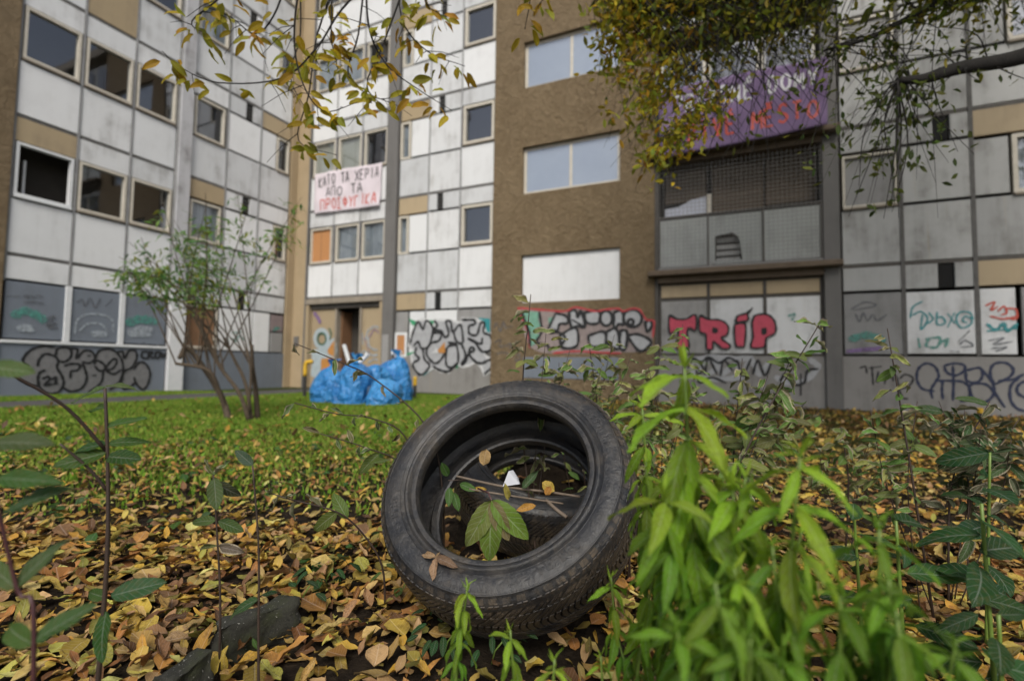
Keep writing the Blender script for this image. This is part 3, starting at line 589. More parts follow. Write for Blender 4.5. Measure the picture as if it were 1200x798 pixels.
# upper balconies
for z in (5.62, 8.44, 11.24):
    F.box('balcony_back', -1.555, 1.655, z + 0.05, z + 2.5, -0.70, -0.66, 'room')
    for k in range(3): F.window(bp[k] + 0.03, bp[k + 1] - 0.03, z + 1.2, z + 2.4, o=-0.35, w=0.06, sill=False, depth=0.25)
    for k in range(3): F.box('balcony_pane', bp[k] + 0.02, bp[k + 1] - 0.02, z + 0.1, z + 1.1, -0.006, 0.006, 'frosted')
    for a in bp: F.box('rail_post', a - 0.02, a + 0.02, z + 0.045, z + 1.2, -0.03, 0.03, 'steel')
    F.box('handrail', -1.55, 1.65, z + 1.14, z + 1.19, -0.04, 0.035, 'steel')
# ground floor of the right bays
F.box('plinth', 1.95, 7.2, 0.0, 1.045, -0.3, 0.012, 'base_grey', None, 0.006)
F.panel(CC[0], CC[1], 2.31, 2.80, 'panel_dirty_shaded'); F.panel(CC[0], CC[1], 1.07, 2.29, 'panel_grey', name='board')
F.panel(CC[1], 3.49, 2.31, 2.80, 'panel_dirty_shaded'); F.panel(3.70, CC[2], 2.31, 2.80, 'panel_dirty_shaded'); F.box('vent', 3.495, 3.695, 2.33, 2.77, -0.05, -0.035, 'hole'); F.panel(CC[1], CC[2], 1.07, 2.29, 'panel', 0.03, name='board')
F.panel(CC[2], CC[3], 2.31, 2.80, 'panel_tan'); F.panel(CC[2] + 0.02, 4.56, 1.07, 2.29, 'panel', 0.02, name='board'); F.panel(4.60, CC[3], 1.07, 2.29, 'panel_grey', name='board')
for k in (3, 4): F.panel(CC[k], CC[k + 1], 2.31, 2.80, 'panel_dirty_shaded'); F.panel(CC[k], CC[k + 1], 1.07, 2.29, 'panel_grey', name='board')
F.box('end_wall', 7.2, 8.95, 0.0, TOP - 0.004, -0.71, 0.05, 'stucco')
z8 = zoomed(wm, 1020, 380, 6.65); zr = zoomed(wm, 960, 250, 3.19)
g = F.strokes('graffiti', [z8(q) for q in ([(490, 520), (400, 500), (360, 430), (370, 350), (430, 305), (500, 330), (530, 400), (510, 440), (470, 510), (480, 570)], [(580, 320), (650, 305), (730, 320), (720, 370), (650, 400), (590, 370), (575, 330)],
    [(520, 440), (630, 440), (720, 450), (770, 500), (760, 580), (700, 600)], [(560, 440), (555, 510), (562, 580)], [(640, 330), (645, 460), (640, 590)], [(740, 360), (850, 340), (870, 400), (830, 450), (750, 440), (740, 370)],
    [(850, 340), (940, 440), (960, 530), (920, 590), (850, 610), (790, 560), (770, 480), (850, 460), (930, 490), (1040, 640)], [(960, 470), (930, 380), (960, 310), (1050, 300), (1110, 350), (1080, 410), (960, 470)], [(1000, 440), (1100, 430), (1190, 390)],
    [(1240, 440), (1180, 450), (1140, 490), (1150, 540), (1220, 570), (1270, 520)], [(1150, 420), (1090, 480), (1090, 590), (1150, 660), (1250, 670), (1320, 600)])], 0.045, 'navy', MBD, 0.016); g['label'] = 'looping navy blue tag on the grey plinth'
F.strokes('graffiti', [z8(q) for q in ([(-80, 340), (-40, 330), (-30, 380)], [(10, 330), (15, 400), (20, 470)], [(-10, 340), (80, 330)], [(60, 370), (50, 450), (120, 380), (110, 460)], [(140, 370), (180, 440), (160, 380)], [(230, 420), (270, 390), (330, 420), (300, 480), (240, 500)], [(200, 400), (240, 560), (290, 580)])], 0.035, 'black', MBD, 0.015)
F.strokes('graffiti', [zr(q) for q in ([(340, 390), (350, 350), (385, 330)], [(350, 380), (380, 368), (405, 395), (380, 435), (385, 380)], [(410, 372), (425, 395), (405, 412)], [(440, 370), (440, 415), (470, 410), (460, 388), (445, 390)], [(480, 375), (505, 410)], [(505, 372), (480, 425)],
    [(575, 395), (560, 370), (522, 372), (512, 402), (532, 428), (565, 415), (568, 395), (545, 385), (535, 402), (552, 408)])], 0.03, 'teal', MBD, 0.012)
F.strokes('graffiti', [zr(q) for q in ([(370, 470), (375, 500)], [(400, 470), (450, 465), (440, 500), (400, 495), (410, 470)], [(460, 480), (480, 470), (470, 500)])], 0.05, 'faintgreen', MBD, 0.012)
F.strokes('graffiti', [zr(q) for q in ([(520, 480), (560, 440)], [(525, 490), (545, 475), (575, 495), (530, 500)], [(490, 515), (520, 518)])], 0.03, 'faintgrey', MBD, 0.013)
F.strokes('graffiti', [zr(q) for q in ([(622, 345), (655, 332), (640, 362), (665, 350)], [(668, 365), (690, 348), (700, 372), (680, 380)], [(700, 355), (735, 360), (735, 395), (700, 390)], [(640, 385), (690, 395), (740, 385)])], 0.03, 'scarlet', MBD, 0.012)
F.strokes('graffiti', [zr(q) for q in ([(628, 415), (660, 435), (690, 410), (700, 440), (738, 415)], [(630, 440), (735, 430)])], 0.05, 'teal', MBD, 0.013)
F.strokes('graffiti', [zr(q) for q in ([(635, 475), (690, 465), (650, 490), (720, 480)], [(640, 505), (700, 500), (660, 515)])], 0.03, 'faintgrey', MBD, 0.014)
F.strokes('graffiti', [zr(q) for q in ([(120, 358), (170, 332), (212, 345), (130, 362)], [(135, 375), (150, 405), (165, 372), (180, 402), (200, 378), (215, 400), (250, 380)])], 0.03, 'faintgrey', MBD, 0.012)
F.strokes('graffiti', [zr(q) for q in ([(120, 470), (180, 455), (240, 475)],)], 0.14, 'faintgreen', MBD, 0.012); F.strokes('graffiti', [zr(q) for q in ([(110, 515), (220, 505)],)], 0.12, 'purple', MBD, 0.012)

# ------------------------------------------------------------------ banners with brush lettering
GL = {'K': [[(0, 0), (0, 1)], [(0.9, 1), (0.05, 0.45), (0.9, 0)]], 'A': [[(0, 0), (0.5, 1), (1, 0)], [(0.2, 0.35), (0.8, 0.35)]], 'T': [[(0, 1), (1, 1)], [(0.5, 1), (0.5, 0)]],
      'W': [[(0, 0), (0.35, 0.02)], [(0.35, 0.02), (0.05, 0.4), (0.1, 0.85), (0.5, 1), (0.9, 0.85), (0.95, 0.4), (0.65, 0.02)], [(0.65, 0.02), (1, 0)]],
      'X': [[(0, 1), (1, 0)], [(0, 0), (1, 1)]], 'E': [[(0.85, 1), (0, 1)], [(0, 1), (0, 0)], [(0, 0), (0.9, 0)], [(0, 0.5), (0.7, 0.5)]], 'P': [[(0, 0), (0, 1)], [(0, 1), (0.7, 0.95), (0.85, 0.72), (0.65, 0.48), (0, 0.45)]],
      'I': [[(0.5, 0), (0.5, 1)]], 'O': [[(0.5, 1), (0.08, 0.75), (0.05, 0.3), (0.5, 0), (0.95, 0.3), (0.92, 0.75), (0.5, 1)]], 'G': [[(0, 0), (0, 1)], [(0, 1), (0.85, 1)]], 'p': [[(0, 0), (0, 1)], [(0, 1), (0.9, 1)], [(0.9, 1), (0.9, 0)]],
      's': [[(0.9, 1), (0, 1)], [(0, 1), (0.55, 0.5)], [(0.55, 0.5), (0, 0)], [(0, 0), (0.95, 0)]], 'F': [[(0.5, 0), (0.5, 1)], [(0.5, 0.82), (0.1, 0.7), (0.05, 0.4), (0.5, 0.25), (0.95, 0.4), (0.9, 0.7), (0.5, 0.82)]],
      'Y': [[(0, 1), (0.5, 0.5)], [(1, 1), (0.5, 0.5)], [(0.5, 0.5), (0.5, 0)]], 'M': [[(0, 0), (0.05, 1)], [(0.05, 1), (0.5, 0.35)], [(0.5, 0.35), (0.95, 1)], [(0.95, 1), (1, 0)]], 'R': [[(0, 0), (0, 1)], [(0, 1), (0.7, 0.95), (0.85, 0.72), (0.65, 0.5), (0, 0.47)], [(0.35, 0.47), (0.9, 0)]],
      'V': [[(0, 1), (0.5, 0)], [(0.5, 0), (1, 1)]], 'S': [[(0.9, 0.85), (0.5, 1), (0.1, 0.8), (0.3, 0.55), (0.75, 0.42), (0.9, 0.2), (0.5, 0), (0.05, 0.15)]], 'D': [[(0, 0), (0, 1)], [(0, 1), (0.6, 0.92), (0.95, 0.5), (0.6, 0.06), (0, 0)]], 'N': [[(0, 0), (0, 1)], [(0, 1), (0.9, 0)], [(0.9, 0), (0.9, 1)]],
      'Z': [[(0, 1), (0.95, 1)], [(0.95, 1), (0, 0)], [(0, 0), (0.95, 0)]], ' ': []}
GL['e'] = GL['E'] + [[(0.3, 1.12), (0.65, 1.32)]]; GL['h'] = GL['E'] + [[(0.15, 1.3), (0.42, 1.12), (0.7, 1.3)]]; GL['a'] = GL['A'] + [[(0.4, 1.12), (0.75, 1.32)]]
def make_banner(name, corners, wr, base_o, mat, label, lines):
    (tl, tr, br, bl) = corners; root = None
    ph = random.random() * 5
    def pos(s, t):                     # s to the right, t downwards
        a = (tl[0] * (1 - s) + tr[0] * s) * (1 - t) + (bl[0] * (1 - s) + br[0] * s) * t; z = (tl[1] * (1 - s) + tr[1] * s) * (1 - t) + (bl[1] * (1 - s) + br[1] * s) * t
        sag = -0.02 * math.sin(s * math.pi * 4) ** 2 * (1 - t)
        o = base_o + wr * (math.sin(7 * s + 3 * t + ph) + 0.6 * math.sin(17 * s - 6 * t + ph) + 0.5 * math.sin(11 * t + 4 * s) + 0.35 * math.sin(31 * s + 9 * t))
        return a, z + sag, o
    n, m = 60, 24; v = []; f = []
    for j in range(m + 1):
        for i in range(n + 1): v.append(pos(i / n, j / m))
    for j in range(m):
        for i in range(n): a = j * (n + 1) + i; f.append((a, a + n + 1, a + n + 2, a + 1))
    c = pos(0.5, 1.0); org = Vector(F.P(c[0], c[1], c[2]))
    def loc(p): return Vector(F.P(*p)) - org
    o = mobj(name, [loc(p) for p in v], f, mat, None, True)
    sm = o.modifiers.new('thickness', 'SOLIDIFY'); sm.thickness = 0.003; sm.offset = -1
    o.location = EL * D_MAIN + Matrix.Rotation(YAW, 3, 'Z') @ org; o.rotation_euler = (0, 0, YAW); tag(o, label, 'banner')
    for (text, s0, s1, t0, t1, w, mt, slope) in lines:
        cnt = len(text); adv = (s1 - s0) / cnt
        for ci, ch in enumerate(text):
            v, f = [], []
            jx, jy, sx = random.uniform(-0.06, 0.06) * adv, random.uniform(-0.02, 0.02), random.uniform(0.62, 0.72)
            for st in GL[ch]:
                pts = [Vector((s0 + adv * (ci + 0.14 + sx * x) + jx, t1 + (t0 - t1) * y + jy + slope * ci, 0)) for x, y in st]
                pts = smooth_pts(pts, 4) if len(pts) > 2 else [pts[0].lerp(pts[1], k / 6) for k in range(7)]
                asp = (tr[0] - tl[0]) / (tl[1] - bl[1]); b = len(v); nn = len(pts)
                for i, p in enumerate(pts):
                    d = pts[min(i + 1, nn - 1)] - pts[max(i - 1, 0)]; d = Vector((d.x * asp, d.y, 0)); d.normalize(); q = Vector((-d.y / asp, d.x, 0)) * (w * (1 + 0.15 * math.sin(i * 2.1 + ci)))
                    for sg in (1, -1):
                        r = pos(p.x + q.x * sg, p.y + q.y * sg); v.append(loc((r[0], r[1], r[2] + 0.006 + 0.0004 * len(f) / 40)))
                for i in range(nn - 1): f.append((b + 2 * i, b + 2 * i + 1, b + 2 * i + 3, b + 2 * i + 2))
            if f: mobj('letter', v, f, M['sp_' + mt], o)
    return o
m_cloth = m_plain('white_bedsheet', (0.62, 0.56, 0.60), (0.70, 0.63, 0.68), 3, 0.9, 0.2, 200, 0.001)
make_banner('white_banner', ((-12.17, 6.80), (-9.50, 6.76), (-9.52, 5.44), (-12.12, 5.50)), 0.014, 0.085, m_cloth, 'white bedsheet banner with black and red Greek lettering below the cream blinds', (
    ('KATW TA XEPIA', 0.06, 0.97, 0.10, 0.34, 0.013, 'black', -0.003), (' ApO TA', 0.08, 0.74, 0.40, 0.62, 0.013, 'black', 0.0), ('pPOsFYGIKA', 0.10, 0.96, 0.68, 0.93, 0.015, 'scarlet', -0.002)))
m_purple = m_plain('purple_cloth', (0.15, 0.10, 0.20), (0.20, 0.135, 0.255), 3, 0.85, 0.2, 150, 0.001)
make_banner('purple_banner', ((-1.52, 7.02), (1.76, 7.02), (1.72, 5.60), (-1.46, 5.46)), 0.022, 0.33, m_purple, 'purple cloth banner with white and orange-red lettering on the balcony', (
    ('PRaZDNe DOMY', 0.10, 0.96, 0.14, 0.38, 0.016, 'white', 0.0), ('MRTVe MhSTO', 0.10, 0.96, 0.58, 0.84, 0.017, 'scarlet', 0.0)))

# ------------------------------------------------------------------ rubbish bags, posts, sticks
def hash_noise(p, s):
    return (math.sin(p.x * s * 1.7 + p.y * 2.3 * s + 1) + math.sin(p.y * s * 1.9 - p.z * 2.7 * s + 2) + math.sin(p.z * s * 2.1 + p.x * 1.3 * s + 3)) / 3
import bmesh
def bag_mesh(name, rx, ry, rz, seed, mat, tied=True):
    bm = bmesh.new(); bmesh.ops.create_icosphere(bm, subdivisions=5, radius=1)
    rs = random.Random(seed); off = Vector((rs.uniform(0, 9), rs.uniform(0, 9), rs.uniform(0, 9)))
    for vt in bm.verts:
        p = vt.co.copy(); ang = math.atan2(p.y, p.x)
        q = p + off; k = 1 + 0.16 * hash_noise(q, 1.3) - 0.13 * abs(hash_noise(q, 2.6)) - 0.035 * abs(hash_noise(q, 6.0)) - 0.012 * abs(hash_noise(q, 15.0))
        z = p.z; up = max(0, z)
        pleat = 1 - 0.07 * (0.4 + up) * abs(math.sin(ang * 5 + seed + 2.5 * z + 1.5 * hash_noise(q, 2)))
        sq = (abs(p.x) ** 2.6 + abs(p.y) ** 2.6 + abs(p.z) ** 2.6) ** (-1 / 2.6)
        p = Vector((p.x * k * pleat * sq, p.y * k * pleat * sq, z * sq * (0.92 + 0.16 * hash_noise(q, 1.7))))
        if z < -0.45: p.z = -0.45 + (z + 0.45) * 0.12; p.x *= 1.06; p.y *= 1.06
        if tied and z > 0.90: p.z += 0.05 * (z - 0.90) / 0.10 * math.sin(ang * 3)
        vt.co = Vector((p.x * rx, p.y * ry, (p.z + 0.51) * rz))
    me = bpy.data.meshes.new(name); bm.to_mesh(me); bm.free(); me.materials.append(mat)
    me.polygons.foreach_set('use_smooth', [True] * len(me.polygons)); return me
t = NT('blue_plastic_bag'); v_ = t.shifted(); t.color(t.mix(t.objrand(), t.ramp(t.noise(v_, 3, 3), [(0.3, (0.012, 0.12, 0.38)), (0.7, (0.03, 0.21, 0.52))]), t.ramp(t.noise(v_, 3, 3), [(0.3, (0.03, 0.20, 0.50)), (0.7, (0.07, 0.33, 0.66))]))).rough(0.26)
vo = t.n('ShaderNodeTexVoronoi', feature='SMOOTH_F1'); vo.inputs['Scale'].default_value = 2.0; vo.inputs['Smoothness'].default_value = 0.15
wv = t.n('ShaderNodeVectorMath', operation='ADD'); nz_ = t.n('ShaderNodeTexNoise'); nz_.inputs['Scale'].default_value = 4.0; t.l(v_, nz_.inputs['Vector']); t.l(v_, wv.inputs[0]); t.l(nz_.outputs['Color'], wv.inputs[1]); t.l(wv.outputs[0], vo.inputs['Vector'])
t.bump(t.math('ADD', vo.outputs['Distance'], t.math('MULTIPLY', t.noise(v_, 6, 3, 0.5, 2.5), 0.8)), 0.8, 0.10); M['bag'] = t.m
t = NT('pale_bag_patch'); t.color((0.45, 0.47, 0.52)).rough(0.5); M['patch'] = t.m
bags = [((388, 466), 9.6, 0.40, 0.36, 0.52, 'slumped blue rubbish bag at the left end of the pile'), ((414, 465), 9.3, 0.36, 0.34, 0.60, 'crumpled blue rubbish bag second from the left in the pile'),
        ((438, 466), 9.9, 0.40, 0.38, 0.62, 'bulging blue rubbish bag in the middle of the pile'), ((462, 464), 10.3, 0.36, 0.34, 0.74, 'tall blue rubbish bag at the right end of the pile'), ((450, 468), 9.2, 0.33, 0.30, 0.40, 'low blue rubbish bag with a pale patch in front of the right end')]
for i, (px, Y, rx, ry, rz, lb) in enumerate(bags):
    p = at(px[0], px[1], Y); o = bpy.data.objects.new('rubbish_bag', bag_mesh('rubbish_bag', rx * 1.03, ry, rz * 0.84, i * 1.7 + 1, M['bag'], i != 4)); link(o); o.location = (p.x, p.y, 0.0); o.rotation_euler = (0, 0, i * 1.1); tag(o, lb, 'rubbish bag', 'blue rubbish bags by the entrance')
    if i in (0, 1, 3):
        top = max((v.co for v in o.data.vertices), key=lambda c: c.z); n_ = 20; kv, kf = [], []
        for hz, rd in ((-0.03, 0.085), (0.02, 0.03), (0.05, 0.028), (0.10, 0.07), (0.14, 0.10)):
            for q in range(n_): a_ = 2 * math.pi * q / n_; r_ = rd * (1 + 0.28 * math.sin(q * 2.5 * math.pi) * (hz > 0.03) + 0.2 * math.sin(a_ * 5 + i)); kv.append((top.x * 0.8 + r_ * math.cos(a_) + hz * 0.4, top.y * 0.8 + r_ * math.sin(a_), top.z + hz + 0.02 * math.sin(a_ * 3 + i) * (hz > 0.03)))
        for q in range(4):
            for w_ in range(n_): kf.append((q * n_ + w_, q * n_ + (w_ + 1) % n_, (q + 1) * n_ + (w_ + 1) % n_, (q + 1) * n_ + w_))
        mobj('neck', kv, kf, M['bag'], o, True)
    if i == 4:
        mb = MB(); mb.add([(-0.12, -0.305, 0.20), (0.10, -0.312, 0.18), (0.13, -0.27, 0.33), (0.02, -0.25, 0.37), (-0.11, -0.262, 0.32)], [(0, 1, 2, 3, 4)]); q = mb.build('label_patch', M['patch'], o)
M['yellow'] = m_plain('yellow_paint', (0.55, 0.33, 0.02), (0.65, 0.40, 0.03), 12, 0.5)
M['blackpipe'] = m_plain('black_pipe', (0.02, 0.02, 0.02), (0.04, 0.038, 0.036), 9, 0.5)
for px, py, Y, hook, lb in ((357, 452, 10.9, True, 'short yellow topped black post with a bent cap beside the entrance'), (486, 462, 11.2, False, 'short yellow topped post beside the blue rubbish bags'), (1149, 492, 7.9, False, 'short yellow post in the leaves before the navy tag')):
    p = at(px, py, Y); e = empty('marker_post', (p.x, p.y, 0), 0, lb, 'post', 'yellow topped marker posts')
    hgt = at(px, {357: 424, 486: 441, 1149: 478}[px], Y).z
    mobj('shaft', *tube([(0, 0, 0), (0, 0, hgt * 0.62)], 0.038, 12), M['blackpipe'], e, False)
    if hook: mobj('cap', *tube(smooth_pts([(0, 0, hgt * 0.6), (0, 0, hgt * 0.9), (0.05, 0, hgt), (0.16, 0, hgt)], 4), 0.045, 12), M['yellow'], e, True)
    else: mobj('cap', *tube([(0, 0, hgt * 0.6), (0, 0, hgt * 0.95), (0, 0, hgt)], [0.043, 0.043, 0.03], 12), M['yellow'], e, False)
for (x0, y0, x1, y1, Y, r, lb) in ((409, 424, 403, 404, 10.9, 0.045, 'white plastic pipe standing in the dark doorway'), (418, 428, 431, 415, 10.2, 0.05, 'white stick leaning out of the blue bags'), (464, 425, 465, 414, 10.5, 0.045, 'white T-shaped stick sticking up from the right blue bag')):
    a, b = at(x0, y0, Y), at(x1, y1, Y); a = b + (a - b) * (b.z / max(0.05, b.z - a.z)) if x0 == 409 else a + (a - b) * 0.9
    e = empty('white_stick', a, 0, lb, 'stick'); mobj('shaft', *tube([(0, 0, 0), b - a], r, 8), M['white_bar'], e)
    if x0 == 464: mobj('crossbar', *tube([b - a + Vector((-0.11, 0, 0)), b - a + Vector((0.11, 0.0, 0.01))], r * 0.9, 8), M['white_bar'], e)

# ------------------------------------------------------------------ tyres
def lathe(profile, n):
    v = []; f = []; m = len(profile)
    for k in range(n):
        t_ = 2 * math.pi * k / n
        for r, x in profile: v.append((r * math.cos(t_), r * math.sin(t_), x))
    for k in range(n):
        k2 = (k + 1) % n
        for i in range(m):
            i2 = (i + 1) % m; f.append((k * m + i, k * m + i2, k2 * m + i2, k2 * m + i))
    return v, f
def m_rubber(name, dirt, mud=(0.125, 0.105, 0.082)):
    t = NT(name); p = t.coord(); big = t.noise(p, 7, 6, 0.7, 0.6); fine = t.noise(p, 90, 5, 0.7); scr = t.noise(p, 28, 6, 0.75, 2.0)
    c = t.ramp(fine, [(0.3, (0.006, 0.007, 0.009)), (0.7, (0.017, 0.018, 0.022))])
    f = t.math('MULTIPLY', t.ramp(big, [(0.40, 0.05), (0.70, dirt)]), t.ramp(scr, [(0.36, 0.1), (0.56, 1.0)]))
    c = t.mix(f, c, mud); c = t.mix(t.math('MULTIPLY', t.ramp(scr, [(0.60, 0), (0.70, 1)]), 0.18), c, (0.15, 0.145, 0.14))
    c = t.mix(t.math('MULTIPLY', t.ramp(t.noise(p, 3.2, 6, 0.65, 0.8), [(0.56, 0), (0.66, 1)]), 0.5), c, (0.085, 0.066, 0.045))
    t.color(c); t.rough(t.math('ADD', t.math('MULTIPLY', f, 0.4), 0.36, True)); t.b.inputs['Specular IOR Level'].default_value = 0.6
    t.bump(t.math('ADD', t.math('MULTIPLY', fine, 0.6), scr), 0.55, 0.005); return t.m
M['rubber'] = m_rubber('sidewall_rubber', 0.5, (0.085, 0.072, 0.056)); M['tread'] = m_rubber('tread_rubber', 1.2, (0.105, 0.078, 0.05))
K = 1.056
def tyre_meshes():
    out = [(0.2286, 0.088), (0.2300, 0.097), (0.2335, 0.1035), (0.2385, 0.1055), (0.2430, 0.1050), (0.2455, 0.1085), (0.2490, 0.1135), (0.2530, 0.1150), (0.2560, 0.1135), (0.2578, 0.1110),
           (0.2640, 0.1140), (0.2652, 0.1152), (0.2664, 0.1142), (0.2740, 0.1162), (0.2830, 0.1165), (0.2920, 0.1150), (0.2990, 0.1122), (0.3002, 0.1134), (0.3018, 0.1128), (0.3030, 0.1098), (0.3090, 0.1050), (0.3150, 0.0975), (0.3195, 0.0880), (0.3205, 0.0800)]
    inn = [(0.3090, 0.0780), (0.3080, 0.0880), (0.3000, 0.0985), (0.2850, 0.1060), (0.2650, 0.1050), (0.2600, 0.0975), (0.2545, 0.0880), (0.2515, 0.0790), (0.2490, 0.0735), (0.2350, 0.0715), (0.2300, 0.0750)]
    st_r = lambda r: 0.2286 + (r - 0.2286) * 1.18
    out = [(st_r(r), x) for r, x in out]; inn = [(st_r(r), x) for r, x in inn]
    prof = out + [(r, -x) for r, x in reversed(out)] + [(r, -x) for r, x in reversed(inn)] + inn
    car = lathe([(r * K, x * K) for r, x in prof], 160)
    # tread blocks: directional V pattern, five ribs, sipes cut as real gaps
    v, f = [], []
    def block(x0, x1, t0, t1, sk, r0=0.3185, r1=0.3275, nx=3, drop=0.0):
        b = len(v); nx_ = nx
        for rr in (r0, r1):
            for i in range(nx_ + 1):
                x = x0 + (x1 - x0) * i / nx_; cr = 0.0095 * (x / 0.1) ** 2 * (1 + 0.4 * (abs(x) > 0.085)); s_ = sk * abs(x) * 4.0
                ins = 0.0 if rr == r0 else 0.0012
                for tt in (t0 + s_ + ins / 0.32, t1 + s_ - ins / 0.32):
                    r_ = (st_r(rr) - cr) * K; v.append((r_ * math.cos(tt), r_ * math.sin(tt), x * K))
        m = 2 * (nx_ + 1)
        for i in range(nx_):
            a = b + 2 * i; f.append((a + m, a + m + 1, a + m + 3, a + m + 2)); f.append((a, a + m, a + m + 2, a + 2)); f.append((a + 1, a + 3, a + m + 3, a + m + 1))
        f.append((b, b + 1, b + m + 1, b + m)); e = b + 2 * nx_; f.append((e, e + m, e + m + 1, e + 1))
    NB = 66; st = 2 * math.pi / NB
    for k in range(NB):
        t0 = k * st
        for x0, x1, gp in ((-0.098, -0.064, 0.22), (0.064, 0.098, 0.22), (-0.060, -0.024, 0.16), (0.024, 0.060, 0.16)):
            half = st * (1 - gp) / 2
            for q in range(2):
                a = t0 + q * (half + st * 0.03); block(x0, x1, a, a + half - st * 0.02, 0.75)
        for q in range(2): block(-0.020, 0.020, t0 + q * st * 0.5, t0 + q * st * 0.5 + st * 0.42, 0.3)
        # shoulder lugs running over the edge
        for sg in (-1, 1):
            b = len(v)
            for (r_, x_) in ((0.3135, 0.099), (0.3055, 0.1075), (0.3045, 0.1050), (0.3120, 0.0960)):
                for tt in (t0 + 0.30, t0 + 0.30 + st * 0.62): v.append((st_r(r_) * K * math.cos(tt), st_r(r_) * K * math.sin(tt), sg * (x_ + (0.0022 if r_ in (0.3135, 0.3055) else 0)) * K))
            f.append((b, b + 1, b + 3, b + 2)); f.append((b, b + 2, b + 4, b + 6)); f.append((b + 1, b + 7, b + 5, b + 3)); f.append((b + 2, b + 3, b + 5, b + 4))
    # raised marks on the front sidewall: worn ribs and pads
    ev, ef = [], []
    def pad(r0, r1, t0, t1, x):
        b = len(ev); n = 4
        for r_ in (r0, r1):
            for i in range(n + 1): tt = t0 + (t1 - t0) * i / n; ev.append((st_r(r_) * K * math.cos(tt), st_r(r_) * K * math.sin(tt), x * K))
        for i in range(n): ef.append((b + i, b + i + 1, b + n + 2 + i, b + n + 1 + i))
    rs = random.Random(5)
    for a0, n_ in ((0.4, 9), (1.9, 7), (3.4, 10), (5.0, 8)):
        for i in range(n_):
            tt = a0 + i * 0.062; pad(0.272, 0.288, tt, tt + rs.uniform(0.008, 0.02), 0.1176)
            if rs.random() < 0.7: pad(0.2835, 0.288, tt + 0.015, tt + 0.044, 0.1175)
            if rs.random() < 0.6: pad(0.272, 0.2765, tt + 0.015, tt + 0.044, 0.1172)
    for i in range(26): tt = 2.75 + i * 0.02; pad(0.290, 0.2955, tt, tt + 0.009, 0.1160)
    return car, (v, f), (ev, ef)
car, trd, emb = tyre_meshes()
me_car = make_mesh('carcass', car[0], car[1], M['rubber'], True); me_car.set_sharp_from_angle(angle=R(32)); me_trd = make_mesh('tread', trd[0], trd[1], M['tread']); me_emb = make_mesh('sidewall_marks', emb[0], emb[1], M['rubber'])
def tyre(loc, normal, spin, label):
    z = Vector(normal).normalized(); x = z.orthogonal().normalized(); x = (Matrix.Rotation(spin, 3, z) @ x); y = z.cross(x)
    e = empty('car_tyre', (0, 0, 0), 0, label, 'tyre'); e.matrix_world = Matrix.Translation(loc) @ Matrix((x, y, z)).transposed().to_4x4()
    for nm, me in (('carcass', me_car), ('tread', me_trd), ('sidewall_marks', me_emb)):
        o = link(bpy.data.objects.new(nm, me), e)
        if nm == 'sidewall_marks': o['kind'] = 'stuff'
    return e
TN = Vector((-0.246, -0.676, 0.695)).normalized()
TC = Vector((-0.026, 1.387, CAM_H - 0.292)) - TN * (0.1 * K)
tyre(TC, TN, 0.4, 'worn car tyre leaning back in the fallen leaves')
T2N = Vector((0.06, -0.42, 0.90)).normalized(); T2C = Vector((0.13, 2.10, 0.275))
tyre(T2C, T2N, 1.3, 'second car tyre lying behind, seen through the leaning tyre')

# ------------------------------------------------------------------ leaves
def leaf_arrays(W=0.5, shape='ovate', bend=0.4, fold=0.15, curl=0.0, wave=0.03, ny=6, nx=2, seed=0, serr=0.0, twist=0.0):
    """a leaf of length 1 along +Y; returns vertices, quads and (across, along, edge) coordinates"""
    rs = random.Random(seed); ph = rs.uniform(0, 6); v, q, luv = [], [], []
    y = z = 0.0; th = 0.0
    for j in range(ny + 1):
        t = j / ny
        if shape == 'ovate': w = (t ** 0.62) * ((1 - t) ** 0.80) * 1.75
        elif shape == 'round': w = (t ** 0.5) * ((1 - t) ** 0.5) * 2.0
        elif shape == 'lance': w = (t ** 0.7) * ((1 - t) ** 1.0) * 1.85
        else: w = math.sin(math.pi * t)
        w = max(w, 0.02) * W / 2 * (1 + serr * (1 if j % 2 else -1))
        if j: th += bend / ny * (1 + 0.5 * math.sin(3 * t + ph)); y += math.cos(th) / ny; z -= math.sin(th) / ny
        tw = twist * t
        for i in range(-nx, nx + 1):
            s = i / nx; x = w * s; up = fold * abs(x) + wave * math.sin(7 * t + ph + 2.2 * s) * abs(s) + wave * 0.7 * math.sin(13 * t + 2 * ph - 3 * s) * abs(s)
            if curl: c = curl * s; x = w * math.sin(c) / max(abs(curl), 1e-6) ; up += w * (1 - math.cos(c)) / max(abs(curl), 1e-6) 
            xx = x * math.cos(tw) - up * math.sin(tw); uu = x * math.sin(tw) + up * math.cos(tw)
            v.append((xx, y + uu * math.sin(th), z + uu * math.cos(th))); luv.append((s, t, abs(s)))
    m = 2 * nx + 1
    for j in range(ny):
        for i in range(2 * nx): a = j * m + i; q.append((a, a + 1, a + m + 1, a + m))
    return np.array(v), np.array(q), np.array(luv)
def leaf_mesh(name, mat, **k):
    v, q, luv = leaf_arrays(**k); me = make_mesh(name, v.tolist(), q.tolist(), mat, True)
    a = me.attributes.new('luv', 'FLOAT_VECTOR', 'POINT'); a.data.foreach_set('vector', luv.astype(np.float32).ravel()); return me
